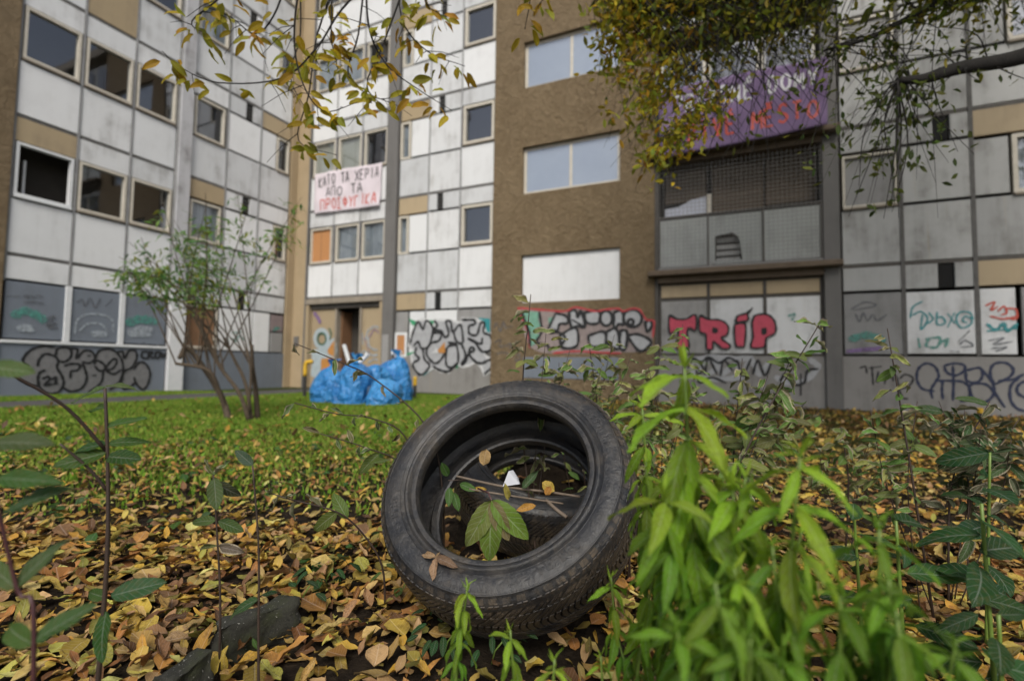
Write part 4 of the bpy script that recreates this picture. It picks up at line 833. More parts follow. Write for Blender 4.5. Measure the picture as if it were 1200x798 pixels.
def m_leaf(name, src, blotch=None, blotch_amt=0.0, edge=None, edge_at=0.8, rough=0.5, trans=0.3, vein=0.25, under=None, spec=0.22):
    t = NT(name)
    if src == 'object': col = t.n('ShaderNodeObjectInfo').outputs['Color']
    elif src == 'attr': col = t.n('ShaderNodeAttribute', attribute_name='col').outputs['Color']
    else: rgb = t.n('ShaderNodeRGB'); rgb.outputs[0].default_value = (*src, 1); col = rgb.outputs[0]
    lv = t.n('ShaderNodeAttribute', attribute_name='luv').outputs['Vector']; sp = t.n('ShaderNodeSeparateXYZ'); t.l(lv, sp.inputs[0])
    # veins: midrib and slanted side veins
    ax = sp.outputs[2]; mid = t.ramp(ax, [(0.02, 1), (0.09, 0)])
    wv = t.math('SINE', t.math('MULTIPLY', t.math('SUBTRACT', sp.outputs[1], t.math('MULTIPLY', ax, 0.22)), 48.0)); sv = t.ramp(wv, [(0.80, 0), (0.98, 1)])
    p = t.shifted() if src == 'object' else t.coord()
    nz = t.noise(p, 26 if src == 'object' else 30, 5, 0.7)
    c = t.mix(t.math('MULTIPLY', t.ramp(nz, [(0.3, 0), (0.7, 1)]), 0.45), col, t.mix(1.0, col, (0.55, 0.5, 0.45), 'MULTIPLY'))
    if blotch: c = t.mix(t.math('MULTIPLY', t.ramp(t.noise(p, 14, 5, 0.7), [(0.5, 0), (0.62, 1)]), blotch_amt), c, blotch)
    if edge: c = t.mix(t.ramp(t.math('ADD', ax, t.math('MULTIPLY', t.math('SUBTRACT', nz, 0.5), 0.9)), [(edge_at - 0.06, 0), (edge_at + 0.06, 1)]), c, edge)
    c = t.mix(t.math('MULTIPLY', t.math('MAXIMUM', mid, t.math('MULTIPLY', sv, 0.5)), vein), c, t.mix(1.0, c, (0.35, 0.35, 0.35), 'ADD'))
    if under: gm = t.n('ShaderNodeNewGeometry').outputs['Backfacing']; c = t.mix(t.math('MULTIPLY', gm, 0.65), c, under)
    t.b.inputs['Specular IOR Level'].default_value = spec
    t.color(c); t.rough(rough); t.bump(t.math('ADD', t.math('MULTIPLY', t.math('ADD', mid, sv), -0.6), t.math('MULTIPLY', nz, 0.6)), 0.5, 0.003)
    tl = t.n('ShaderNodeBsdfTranslucent'); t.l(c, tl.inputs[0]); mx = t.n('ShaderNodeMixShader'); mx.inputs[0].default_value = trans
    t.l(t.b.outputs[0], mx.inputs[1]); t.l(tl.outputs[0], mx.inputs[2]); t.l(mx.outputs[0], t.out.inputs[0]); return t.m
ML_OBJ = m_leaf('leaf_green', 'object', (0.13, 0.11, 0.03), 0.35, rough=0.48, trans=0.48, vein=0.4, edge=(0.16, 0.13, 0.04), edge_at=1.12)
ML_DRY = m_leaf('leaf_fallen', 'object', (0.07, 0.035, 0.015), 0.6, rough=0.55, trans=0.12)
ML_DRYA = m_leaf('leaf_litter', 'attr', (0.07, 0.035, 0.015), 0.55, rough=0.6, trans=0.12)
ML_TREEA = m_leaf('leaf_tree_mass', 'attr', (0.16, 0.09, 0.015), 0.12, rough=0.5, trans=0.5)
ML_TREE = m_leaf('leaf_tree', 'object', (0.22, 0.09, 0.012), 0.3, rough=0.5, trans=0.5)
ML_WITH = m_leaf('leaf_withered', 'object', (0.05, 0.035, 0.02), 0.6, edge=(0.36, 0.31, 0.22), edge_at=0.78, rough=0.6, trans=0.2, under=(0.24, 0.23, 0.15))
M['stem_brown'] = m_plain('brown_stem', (0.028, 0.018, 0.014), (0.055, 0.034, 0.024), 30, 0.6)
M['stem_red'] = m_plain('reddish_stem', (0.05, 0.018, 0.022), (0.08, 0.03, 0.03), 30, 0.5)
M['stem_green'] = m_plain('green_stem', (0.10, 0.16, 0.025), (0.15, 0.23, 0.04), 30, 0.5)
M['bark'] = m_plain('dark_bark', (0.006, 0.005, 0.004), (0.018, 0.015, 0.012), 14, 0.9, 0.7, 50, 0.01)
M['bark_bush'] = m_plain('bush_bark', (0.045, 0.032, 0.020), (0.085, 0.062, 0.04), 16, 0.9, 0.5, 60, 0.006)
def orient(d, up):
    d = Vector(d).normalized(); up = Vector(up); x = d.cross(up)
    x = x.normalized() if x.length > 1e-4 else d.orthogonal().normalized()
    return Matrix((x, d, x.cross(d))).transposed()
def put_leaf(parent, me, pos, d, up, size, color, name='leaf'):
    o = bpy.data.objects.new(name, me); o.color = (*color, 1)
    base = parent.location if parent else Vector((0, 0, 0))
    o.matrix_basis = Matrix.Translation(Vector(pos) - base) @ orient(d, up).to_4x4() @ Matrix.Scale(size, 4)
    return link(o, parent)
def jit(c, a=0.25, rs=random):
    k = rs.uniform(1 - a, 1 + a); return tuple(max(0.003, x * k * rs.uniform(1 - a * 0.4, 1 + a * 0.4)) for x in c)
def rotz_np(P, rot, scale, pos):       # P (n,3), rot (m,3,3)
    return np.einsum('mij,nj->mni', rot, P) * scale[:, None, None] + pos[:, None, :]
def rand_rot(n, tilt):
    az = RNG.uniform(0, 2 * np.pi, n); ta = RNG.normal(0, tilt, n); tb = RNG.normal(0, tilt, n)
    cz, sz, ca, sa, cb, sb = np.cos(az), np.sin(az), np.cos(ta), np.sin(ta), np.cos(tb), np.sin(tb); o = np.zeros(n); l = np.ones(n)
    Rz = np.array([[cz, -sz, o], [sz, cz, o], [o, o, l]]).transpose(2, 0, 1); Rx = np.array([[l, o, o], [o, ca, -sa], [o, sa, ca]]).transpose(2, 0, 1); Ry = np.array([[cb, o, sb], [o, l, o], [-sb, o, cb]]).transpose(2, 0, 1)
    return Rz @ Rx @ Ry
def mass(name, variants, pos, rot, scale, cols, mat, parent=None):
    """one mesh of very many leaves"""
    V, Q, C, LU = [], [], [], []; base = 0; idx = RNG.integers(0, len(variants), len(pos))
    for k, (v, q, luv) in enumerate(variants):
        s = np.where(idx == k)[0]
        if not len(s): continue
        W = rotz_np(v, rot[s], scale[s], pos[s]); n = len(v); V.append(W.reshape(-1, 3)); Q.append((q[None] + (np.arange(len(s)) * n)[:, None, None] + base).reshape(-1, 4)); base += n * len(s)
        C.append(np.repeat(cols[s], n, 0)); LU.append(np.tile(luv, (len(s), 1)))
    V, Q, C, LU = np.concatenate(V), np.concatenate(Q), np.concatenate(C), np.concatenate(LU)
    me = bpy.data.meshes.new(name); me.vertices.add(len(V)); me.vertices.foreach_set('co', V.astype(np.float32).ravel())
    me.loops.add(Q.size); me.loops.foreach_set('vertex_index', Q.astype(np.int32).ravel()); me.polygons.add(len(Q)); me.polygons.foreach_set('loop_start', (np.arange(len(Q)) * 4).astype(np.int32))
    me.polygons.foreach_set('use_smooth', np.ones(len(Q), bool)); me.update(calc_edges=True)
    a = me.attributes.new('luv', 'FLOAT_VECTOR', 'POINT'); a.data.foreach_set('vector', LU.astype(np.float32).ravel())
    a = me.attributes.new('col', 'FLOAT_COLOR', 'POINT'); a.data.foreach_set('color', np.concatenate([C, np.ones((len(C), 1))], 1).astype(np.float32).ravel())
    me.materials.append(mat); return link(bpy.data.objects.new(name, me), parent)
PAL_DRY = np.array([(0.52, 0.37, 0.10), (0.50, 0.34, 0.07), (0.46, 0.33, 0.14), (0.54, 0.42, 0.16), (0.30, 0.30, 0.07), (0.42, 0.24, 0.05), (0.38, 0.20, 0.06), (0.30, 0.14, 0.045), (0.45, 0.30, 0.11), (0.22, 0.10, 0.04), (0.36, 0.27, 0.06), (0.27, 0.16, 0.09), (0.14, 0.075, 0.04), (0.48, 0.30, 0.05), (0.24, 0.20, 0.05), (0.40, 0.27, 0.15)])
def dry_cols(n):
    c = PAL_DRY[RNG.integers(0, len(PAL_DRY), n)] * RNG.uniform(0.6, 1.45, (n, 1)) * np.array([1.05, 1.0, 0.85]); return np.clip(c, 0.01, 0.6)

# ------------------------------------------------------------------ leaf litter and lawn
def scatter(y0, y1, dens, keep):
    xm = 1.2 * y1 + 0.6; n = int(dens * 2 * xm * (y1 - y0)); x = RNG.uniform(-xm, xm, n); y = RNG.uniform(y0, y1, n)
    ok = np.abs(x) < 1.2 * y + 0.6
    x, y = x[ok], y[ok]; k = RNG.random(len(x)) < keep(x, y); return x[k], y[k]
def in_tyre(x, y): return ((x - TC.x) ** 2 + (y - 1.38) ** 2 < 0.17 ** 2) | ((x - T2C.x) ** 2 + (y - T2C.y - 0.25) ** 2 < 0.52 ** 2)
def lump(x, y): return 0.5 + 0.5 * np.sin(1.9 * x + 1.3 * y + 0.6) * np.sin(1.4 * x - 2.2 * y + 1.0)
near_v = [leaf_arrays(W=w, shape=s, bend=b, fold=f_, curl=c, wave=0.05, ny=5, nx=1, seed=i) for i, (w, s, b, f_, c) in enumerate((
    (0.52, 'ovate', 0.3, 0.2, 0.3), (0.58, 'ovate', -0.5, 0.1, -0.4), (0.5, 'ovate', 0.9, 0.3, 0.7), (0.66, 'round', 0.2, -0.1, 0.3), (0.62, 'ovate', -0.9, 0.3, 0.8), (0.48, 'ovate', 0.1, 0.5, 0.2), (0.7, 'round', 0.6, 0.2, -0.5), (0.34, 'lance', 0.5, 0.4, 1.2), (0.85, 'round', -0.3, 0.15, 0.2), (0.45, 'lance', -0.8, 0.2, -0.6)))]
far_v = [leaf_arrays(W=w, shape='ovate', bend=b, fold=0.2, ny=2, nx=1, seed=i + 30, wave=0.06) for i, (w, b) in enumerate(((0.6, 0.4), (0.7, -0.5), (0.5, 0.8)))]
def litter(name, variants, x, y, zmax, tilt, smin, smax, label):
    n = len(x); pos = np.stack([x, y, height(x, y) + RNG.uniform(0.004, zmax, n)], 1)
    return tag(mass(name, variants, pos, rand_rot(n, tilt), smin * 0.75 + (smax * 1.2 - smin * 0.75) * RNG.beta(2.0, 2.6, n), dry_cols(n), ML_DRYA, None), label, 'leaf litter', kind='stuff')
def bare(x, y): return np.where((np.abs(x - 0.25) < 0.35) & (y < 1.45), 0.8, 1.0)      # churned soil under the tyre
x1_, y1_ = scatter(0.35, 2.2, 1250, lambda x, y: bare(x, y) * (~in_tyre(x, y)) * np.clip(0.72 + 0.5 * lump(x, y), 0, 1))
litter('leaf_litter', near_v, x1_, y1_, 0.035, 0.18, 0.038, 0.08, 'carpet of yellow and brown fallen leaves around the tyre')
def lawnness(x, y):                    # 1 on the open lawn to the left and far
    return 1 / (1 + np.exp(-(y - 3.3 + 1.2 * lump(x * 1.3, y * 0.8)) * 1.6)) * 1 / (1 + np.exp((x - 0.05 * y - 0.2) * 2.0))
x2_, y2_ = scatter(2.2, 4.6, 560, lambda x, y: (~in_tyre(x, y)) * np.clip(1.0 - 0.38 * lawnness(x, y), 0, 1) * np.clip(0.7 + 0.5 * lump(x, y), 0, 1))
litter('leaf_litter', near_v[:4], x2_, y2_, 0.03, 0.19, 0.04, 0.075, 'yellow-brown fallen leaves in the middle of the yard')
x3_, y3_ = scatter(4.6, 11.5, 190, lambda x, y: np.clip(1.0 - 0.90 * lawnness(x, y) ** 0.7 * np.clip((y - 3.6) / 2.6, 0, 1), 0.03, 1) * (x * 0.0 + 1) * ((x * EL.x + y * EL.y) < 11.3) * ((x * EU.x + y * EU.y) > -9.8))
litter('leaf_litter', far_v, x3_, y3_, 0.04, 0.4, 0.06, 0.11, 'brown fallen leaves towards the foot of the buildings')
# leaves lying on top, one by one
fall_me = [leaf_mesh('fallen_leaf', ML_DRY, W=w, shape=s, bend=b, fold=f_, curl=c, wave=0.06, ny=7, nx=2, seed=i + 60) for i, (w, s, b, f_, c) in enumerate((
    (0.55, 'ovate', 0.35, 0.2, 0.3), (0.6, 'ovate', -0.6, 0.15, -0.5), (0.5, 'ovate', 1.0, 0.25, 0.9), (0.72, 'round', 0.3, -0.1, 0.3), (0.6, 'ovate', -1.0, 0.3, 1.0), (0.5, 'ovate', 0.2, 0.5, 0.25)))]
cand = [(x, y) for x, y in zip(RNG.uniform(-1.9, 1.9, 4000), RNG.uniform(1.12, 2.3, 4000)) if abs(x) < 1.0 * y and not (abs(x - 0.0) < 0.36 and y < 1.75) ]
rots = rand_rot(300, 0.26)
for i, (x, y) in enumerate(cand[:300]):
    o = bpy.data.objects.new('fallen_leaf', fall_me[i % 6]); c = dry_cols(1)[0]; o.color = (*[float(k) for k in c], 1)
    o.matrix_basis = Matrix.Translation((x, y, float(height(np.array(x), np.array(y))) + random.uniform(0.035, 0.05))) @ Matrix(rots[i].tolist()).to_4x4() @ Matrix.Scale(random.uniform(0.045, 0.09), 4); link(o, GROUND)
# lawn
def build_grass():
    x, y = scatter(2.4, 12.5, 2200, lambda x, y: (((x - 0.15) ** 2 + (y - 2.5) ** 2) > 0.45) * lawnness(x, y) * np.clip(0.35 + 0.65 * (y - 2.4) / 3, 0, 1) * ((x * EL.x + y * EL.y) < 11.45) * ((x * EU.x + y * EU.y) > -12.9) * ~(((x * EU.x + y * EU.y) < -9.9) & ((x * EU.x + y * EU.y) > -11.35)))
    n = len(x); z = height(x, y); az = RNG.uniform(0, 6.283, n); h = RNG.uniform(0.018, 0.045, n) * (1 + 0.4 * lump(x * 2, y * 2)); w = RNG.uniform(0.004, 0.008, n) * (1 + y * 0.10); ln = RNG.uniform(0.1, 0.7, n) * h; a2 = RNG.uniform(0, 6.283, n)
    dx, dy = np.cos(az) * w, np.sin(az) * w; lx, ly = np.cos(a2) * ln, np.sin(a2) * ln
    V = np.stack([np.stack([x - dx, y - dy, z], 1), np.stack([x + dx, y + dy, z], 1), np.stack([x + dx * 0.7 + lx * 0.35, y + dy * 0.7 + ly * 0.35, z + h * 0.6], 1), np.stack([x + lx, y + ly, z + h], 1)], 1)
    Q = np.arange(4 * n).reshape(n, 4); C = np.array([(0.115, 0.22, 0.02), (0.085, 0.175, 0.016), (0.16, 0.24, 0.03), (0.20, 0.23, 0.04)])[RNG.integers(0, 4, n)] * RNG.uniform(0.7, 1.25, (n, 1))
    me = bpy.data.meshes.new('grass'); me.vertices.add(4 * n); me.vertices.foreach_set('co', V.astype(np.float32).ravel()); me.loops.add(4 * n); me.loops.foreach_set('vertex_index', Q.astype(np.int32).ravel())
    me.polygons.add(n); me.polygons.foreach_set('loop_start', (np.arange(n) * 4).astype(np.int32)); me.update(calc_edges=True)
    a = me.attributes.new('col', 'FLOAT_COLOR', 'POINT'); a.data.foreach_set('color', np.concatenate([np.repeat(C, 4, 0), np.ones((4 * n, 1))], 1).astype(np.float32).ravel())
    t = NT('grass_blades'); at_ = t.n('ShaderNodeAttribute', attribute_name='col'); t.color(at_.outputs['Color']).rough(0.6); t.b.inputs['Specular IOR Level'].default_value = 0.15; me.materials.append(t.m)
    return tag(link(bpy.data.objects.new('grass', me)), 'short green lawn strewn with leaves before the entrance', 'grass', kind='stuff')
build_grass()
# small green herbs growing through the litter
x4_, y4_ = scatter(1.6, 5.5, 150, lambda x, y: np.clip(lump(x * 2.3 + 1, y * 1.9) - 0.45, 0, 1) * 1.6 * (x < 0.4 * y) * (~in_tyre(x, y)))
gcol = np.array([(0.05, 0.13, 0.03), (0.08, 0.17, 0.03), (0.06, 0.12, 0.045)])[RNG.integers(0, 3, len(x4_))] * RNG.uniform(0.7, 1.3, (len(x4_), 1))
tag(mass('ground_cover', [leaf_arrays(W=0.8, shape='round', bend=0.5, fold=0.2, ny=3, nx=1, seed=k) for k in (1, 2, 3)], np.stack([x4_, y4_, height(x4_, y4_) + RNG.uniform(0.02, 0.06, len(x4_))], 1), rand_rot(len(x4_), 0.3), RNG.uniform(0.03, 0.06, len(x4_)), gcol, ML_TREEA), 'low green weeds growing through the leaf litter', 'weeds', kind='stuff')

# ------------------------------------------------------------------ broken kerb stones
def rock(name, corners_bottom, corners_top, seed, mat, label):
    bm = bmesh.new(); vs = [bm.verts.new(p) for p in corners_bottom + corners_top]
    for q in ((3, 2, 1, 0), (4, 5, 6, 7), (0, 1, 5, 4), (1, 2, 6, 5), (2, 3, 7, 6), (3, 0, 4, 7)): bm.faces.new([vs[i] for i in q])
    bmesh.ops.subdivide_edges(bm, edges=bm.edges[:], cuts=14, use_grid_fill=True)
    for _ in range(2): bmesh.ops.smooth_vert(bm, verts=bm.verts[:], factor=0.5, use_axis_x=True, use_axis_y=True, use_axis_z=True)
    bm.normal_update()
    for v in bm.verts:
        p = v.co * 1.0 + Vector((seed, seed * 2, 0)); v.co += v.normal * (0.014 * hash_noise(p, 17) + 0.007 * hash_noise(p, 48) - 0.014 * max(0, hash_noise(p, 29) - 0.1))
    c = sum((Vector(p) for p in corners_bottom), Vector()) / 4; c.z = 0
    for v in bm.verts: v.co -= c
    me = bpy.data.meshes.new(name); bm.to_mesh(me); bm.free(); me.materials.append(mat); me.polygons.foreach_set('use_smooth', [True] * len(me.polygons))
    o = link(bpy.data.objects.new(name, me)); o.location = c; return tag(o, label, 'kerb stone', 'broken kerb stones in the leaves')
t = NT('mossy_concrete'); p_ = t.coord(); n1 = t.noise(p_, 9, 6, 0.7); n2 = t.noise(p_, 70, 5, 0.75); n3 = t.noise(p_, 160, 3)
c_ = t.mix(t.ramp(n1, [(0.45, 0), (0.62, 1)]), t.ramp(n2, [(0.3, (0.016, 0.016, 0.012)), (0.7, (0.045, 0.044, 0.034))]), (0.028, 0.033, 0.010)); c_ = t.mix(t.ramp(n3, [(0.66, 0), (0.70, 0.8)]), c_, (0.42, 0.41, 0.38)); t.color(c_).rough(0.95); t.bump(n2, 0.8, 0.008); M['kerb'] = t.m
def G(px, py, z=0.0):
    r = ray(px, py); return Vector((0, 0, CAM_H)) + r * ((z - CAM_H) / r.z)
a, b = G(256, 736, 0.085), G(350, 700, 0.10)
ax_ = (b - a).normalized(); sd_ = Vector((-ax_.y, ax_.x, 0))
rock('kerb_stone', [a - sd_ * 0.0 - Vector((0, 0, 0.18)), b - Vector((0, 0, 0.18)), b + sd_ * 0.07 - Vector((0, 0, 0.18)), a + sd_ * 0.07 - Vector((0, 0, 0.18))], [a + Vector((0, 0, 0)), b + Vector((0, 0, -0.005)), b + sd_ * 0.07 + Vector((0, 0, -0.02)), a + sd_ * 0.07 + Vector((0, 0, -0.005))], 1.3, M['kerb'], 'upright broken kerb stone left of the tyre')
a, b = G(200, 802, 0.07), G(252, 758, 0.10); ax_ = (b - a).normalized(); sd_ = Vector((-ax_.y, ax_.x, 0))
rock('kerb_stone', [a - Vector((0, 0, 0.16)), b - Vector((0, 0, 0.18)), b + sd_ * 0.09 - Vector((0, 0, 0.18)), a + sd_ * 0.09 - Vector((0, 0, 0.16))], [a, b, b + sd_ * 0.06 + Vector((0, 0, 0.0)), a + sd_ * 0.08], 4.1, M['kerb'], 'jagged pale edged kerb stone at the bottom edge of the picture')

# ------------------------------------------------------------------ bright green herbs in the foreground
herb_me = [leaf_mesh('herb_leaf', ML_OBJ, W=w * 1.12, shape='lance', bend=b, fold=0.35, wave=0.025, ny=10, nx=2, seed=i + 80, serr=0.04, twist=tw) for i, (w, b, tw) in enumerate(((0.36, 0.7, 0.2), (0.32, 1.0, -0.3), (0.40, 0.5, 0.1), (0.30, 1.2, 0.4)))]
bud_me = [leaf_mesh('bud_leaf', ML_OBJ, W=0.28, shape='lance', bend=b, fold=0.5, wave=0.02, ny=5, nx=1, seed=i + 95) for i, b in enumerate((-0.5, 0.3))]
def herb(tip, label, size=0.11, nl=16, spread=1.0, col=(0.075, 0.19, 0.022), young=(0.19, 0.33, 0.035), lean=0.05, side=4, seed=0):
    rs = random.Random(seed + 11); tip = Vector(tip); base = Vector((tip.x + rs.uniform(-lean, lean), tip.y + rs.uniform(-0.02, lean), 0.0))
    e = empty('herb', base, 0, label, 'plant', 'bright green herbs in the foreground')
    mid = base.lerp(tip, 0.5) + Vector((rs.uniform(-0.02, 0.02), rs.uniform(-0.02, 0.02), 0)); pts = smooth_pts([base, mid, tip], 8)
    mobj('stem', *tube([p - base for p in pts], [0.0042 - 0.0024 * i / (len(pts) - 1) for i in range(len(pts))], 7), M['stem_green'], e, True)
    h = tip.z
    def shoot(pts, n_nodes, sz, t_lo):
        az = rs.uniform(0, 6); L_ = len(pts) - 1
        for i in range(n_nodes):           # whorls of short drooping leaves
            t_ = t_lo + (1 - t_lo) * ((i + 0.5) / n_nodes) ** 0.85; p = pts[min(L_, int(t_ * L_))].lerp(pts[min(L_, int(t_ * L_) + 1)], t_ * L_ - int(t_ * L_))
            if p.z < 0.05: continue
            k = (t_ - t_lo) / (1 - t_lo); c = tuple(a_ * (1 - k ** 1.8) + b_ * k ** 1.8 for a_, b_ in zip(col, young))
            for j in range(4):
                az += 1.57 + rs.uniform(-0.35, 0.35) + (0.8 if j == 0 else 0); el = -0.35 - rs.uniform(0, 0.8) - 0.25 * (1 - k) + (0.5 if k > 0.85 else 0)
                d = Vector((math.cos(az) * math.cos(el), math.sin(az) * math.cos(el), math.sin(el))); s_ = sz * (0.55 + 0.55 * math.sin(math.pi * min(1, 0.2 + 0.75 * (1 - k)))) * rs.uniform(0.75, 1.15)
                put_leaf(e, rs.choice(herb_me), p + d * 0.003, d, Vector((rs.uniform(-0.4, 0.4), rs.uniform(-0.7, 0.2), 1)), s_, jit(c, 0.28, rs))
        for i in range(6):
            a2 = i * 1.05 + rs.random(); el = rs.uniform(0.0, 1.25); d = Vector((math.cos(a2) * math.cos(el), math.sin(a2) * math.cos(el), math.sin(el)))
            put_leaf(e, rs.choice(bud_me), pts[-1] - Vector((0, 0, 0.003 * i)), d, Vector((0, 0, 1)), sz * rs.uniform(0.3, 0.5), jit(young, 0.2, rs), 'bud_leaf')
    shoot(pts, max(5, nl // 2), size * 0.86, 0.30)
    for q in range(side):                  # side shoots
        k = rs.uniform(0.35, 0.75); p0 = pts[int(k * (len(pts) - 1))]; a2 = rs.uniform(0, 6.28); ln = h * (1 - k) * rs.uniform(0.35, 0.8) + 0.03
        p1 = p0 + Vector((math.cos(a2) * 0.07, math.sin(a2) * 0.05, ln)); P = smooth_pts([p0, p0.lerp(p1, 0.5) + Vector((math.cos(a2) * 0.015, math.sin(a2) * 0.012, -0.004)), p1], 6)
        mobj('side_stem', *tube([p - base for p in P], 0.0016, 5), M['stem_green'], e, True); shoot(P, 4, size * 0.7, 0.2)
    return e
for i, (px, py, Y, sz, nl, lb) in enumerate((
    (802, 424, 0.66, 0.118, 22, 'tallest bright green herb with drooping leaves right of the tyre'), (938, 526, 0.56, 0.10, 18, 'blurred green herb whose tip stands above the fallen leaves right of centre'),
    (858, 566, 0.64, 0.10, 16, 'green herb between the tallest herb and the blurred right ones'), (752, 470, 0.86, 0.085, 16, 'slender green herb close against the right side of the tyre tread'),
    (838, 682, 0.50, 0.085, 16, 'out of focus herb tip low in front, below the tallest herb'), (1030, 612, 0.56, 0.085, 16, 'blurred herb at the right of the bright green clump'),
    (905, 640, 0.58, 0.09, 16, 'green herb filling the middle of the lower clump'), (768, 660, 0.80, 0.075, 14, 'green herb beside the lower right tread of the tyre'),
    (985, 690, 0.52, 0.08, 14, 'green herb low in the clump near the bottom edge'), (1050, 715, 0.50, 0.075, 14, 'rightmost low herb of the clump at the bottom edge'),
    (548, 686, 0.92, 0.06, 14, 'small green herb standing in front of the tyre bottom'), (598, 738, 0.86, 0.055, 13, 'small green herb just right of the one before the tyre'),
    (650, 772, 0.74, 0.05, 12, 'blurred yellow-green herb tip at the bottom edge below the tyre'), (704, 768, 0.86, 0.05, 10, 'tiny green herb at the bottom right of the tyre'),
    (880, 742, 0.48, 0.075, 14, 'green herb at the bottom edge under the clump'), (812, 560, 0.74, 0.09, 16, 'green herb behind the tallest herb beside the tyre'))):
    herb(at(px, py, Y), lb, sz, nl, seed=i * 3, side=0 if i in (10, 11, 12, 13) else 3, young=(0.32, 0.50, 0.03) if i not in (4, 5, 6, 8, 9, 14) else (0.18, 0.36, 0.022), col=(0.085, 0.235, 0.015) if i not in (4, 5, 6, 8, 9, 14) else (0.034, 0.115, 0.012))
# ------------------------------------------------------------------ saplings and broad leaved plants
broad_me = [leaf_mesh('broad_leaf', ML_OBJ, W=w, shape='ovate', bend=b, fold=0.2, wave=0.02, ny=12, nx=3, seed=i + 110, serr=0.03, twist=tw) for i, (w, b, tw) in enumerate(((0.62, 0.35, 0.1), (0.58, 0.7, -0.2), (0.66, 0.1, 0.15), (0.42, 0.4, 0.3)))]
with_me = [leaf_mesh('withered_leaf', ML_WITH, W=w, shape='ovate', bend=b, fold=0.3, curl=c, wave=0.07, ny=9, nx=3, seed=i + 130, twist=tw) for i, (w, b, c, tw) in enumerate(((0.5, 0.6, 1.3, 0.4), (0.55, 0.9, 0.9, -0.5), (0.45, 1.3, 1.6, 0.3), (0.55, 0.3, 0.5, 0.2), (0.5, -0.7, 1.2, -0.6)))]
GREEN, DGREEN, PALE, OLIVE = (0.055, 0.13, 0.022), (0.028, 0.085, 0.018), (0.09, 0.15, 0.045), (0.10, 0.12, 0.03)
def sapling(name, label, stem_pts, radii, leaves, mat='stem_brown', side=(), group=None):
    """stem through given points; leaves: (position, direction, length, colour, mesh list)"""
    base = Vector(stem_pts[0]); e = empty(name, (base.x, base.y, 0), 0, label, 'plant', group)
    org = Vector((base.x, base.y, 0))
    P = smooth_pts([Vector(p) - org for p in stem_pts], 5); n = len(P)
    mobj('stem', *tube(P, [radii[0] + (radii[1] - radii[0]) * i / (n - 1) for i in range(n)], 7), M[mat], e, True)
    for sp in side:
        Q = smooth_pts([Vector(p) - org for p in sp], 5); mobj('twig', *tube(Q, [radii[1] * 1.3 - radii[1] * 0.6 * i / (len(Q) - 1) for i in range(len(Q))], 5), M[mat], e, True)
    for (p, d, s, c, ml) in leaves:
        put_leaf(e, random.choice(ml), p, d, Vector((random.uniform(-0.5, 0.5), random.uniform(-1.6, -0.1), random.uniform(0.5, 1.0))), s * 0.9, jit(c, 0.2))
    return e
def lf(px, py, Y, dx, dy, dz, s, c=GREEN, ml=None): return (at(px, py, Y), Vector((dx, dy, dz)), s, c, ml or broad_me)
def foot(px, py, Y): p = at(px, py, Y); return Vector((p.x, p.y, 0))
# tall sapling at the left edge
sapling('sapling', 'tall dark stemmed sapling with broad leaves at the left', [foot(112, 798, 0.95), at(118, 760, 0.95), at(126, 640, 0.95), at(126, 540, 0.95), at(123, 455, 0.95)], (0.005, 0.0028), [
    lf(123, 452, 0.95, 0.9, -0.1, 0.1, 0.075, PALE), lf(123, 455, 0.95, -1, 0.2, -0.35, 0.095, PALE), lf(123, 478, 0.95, -1, 0.3, 0.05, 0.065, GREEN), lf(124, 500, 0.95, 0.9, 0.3, 0.25, 0.075, GREEN), lf(125, 535, 0.95, 1, -0.2, 0.0, 0.085, DGREEN), lf(125, 520, 0.95, 0.8, 0.4, 0.1, 0.08, GREEN),
    lf(125, 520, 0.95, -0.9, -0.3, -0.1, 0.08, DGREEN), lf(126, 530, 0.95, -0.7, -0.5, -0.2, 0.09, GREEN), lf(125, 716, 0.95, 0.15, -0.5, -1, 0.095, (0.05, 0.14, 0.03)), lf(130, 698, 0.95, 1, 0.3, 0.2, 0.10, (0.05, 0.13, 0.05)), lf(124, 700, 0.95, -0.9, 0.2, 0.1, 0.06, GREEN)], 'stem_brown',
    side=([at(124, 528, 0.95), at(80, 480, 0.9), at(30, 448, 0.85), at(-20, 425, 0.8)], [at(125, 575, 0.95), at(105, 550, 0.93), at(70, 520, 0.9)]))
sapling('sapling', 'out of focus sapling with pointed grey-green leaves at the far left edge', [foot(45, 798, 0.62), at(40, 740, 0.62), at(20, 690, 0.62), at(-10, 560, 0.6)], (0.0032, 0.002), [
    lf(15, 690, 0.62, 0.5, 0.2, 0.75, 0.08, (0.06, 0.11, 0.035)), lf(20, 690, 0.62, -0.8, 0.1, 0.5, 0.09, PALE), lf(5, 600, 0.6, 0.9, 0.1, 0.5, 0.085, (0.045, 0.11, 0.03)), lf(-5, 560, 0.6, 0.9, -0.2, 0.05, 0.09, GREEN), lf(-12, 520, 0.6, 1, 0.1, 0.1, 0.075, PALE), lf(-15, 430, 0.6, 1, 0.1, -0.1, 0.06, PALE), lf(40, 750, 0.62, 0.8, 0.2, 0.5, 0.08, (0.05, 0.12, 0.03)), lf(40, 755, 0.62, -0.9, 0.1, 0.3, 0.07, GREEN)], 'stem_red')
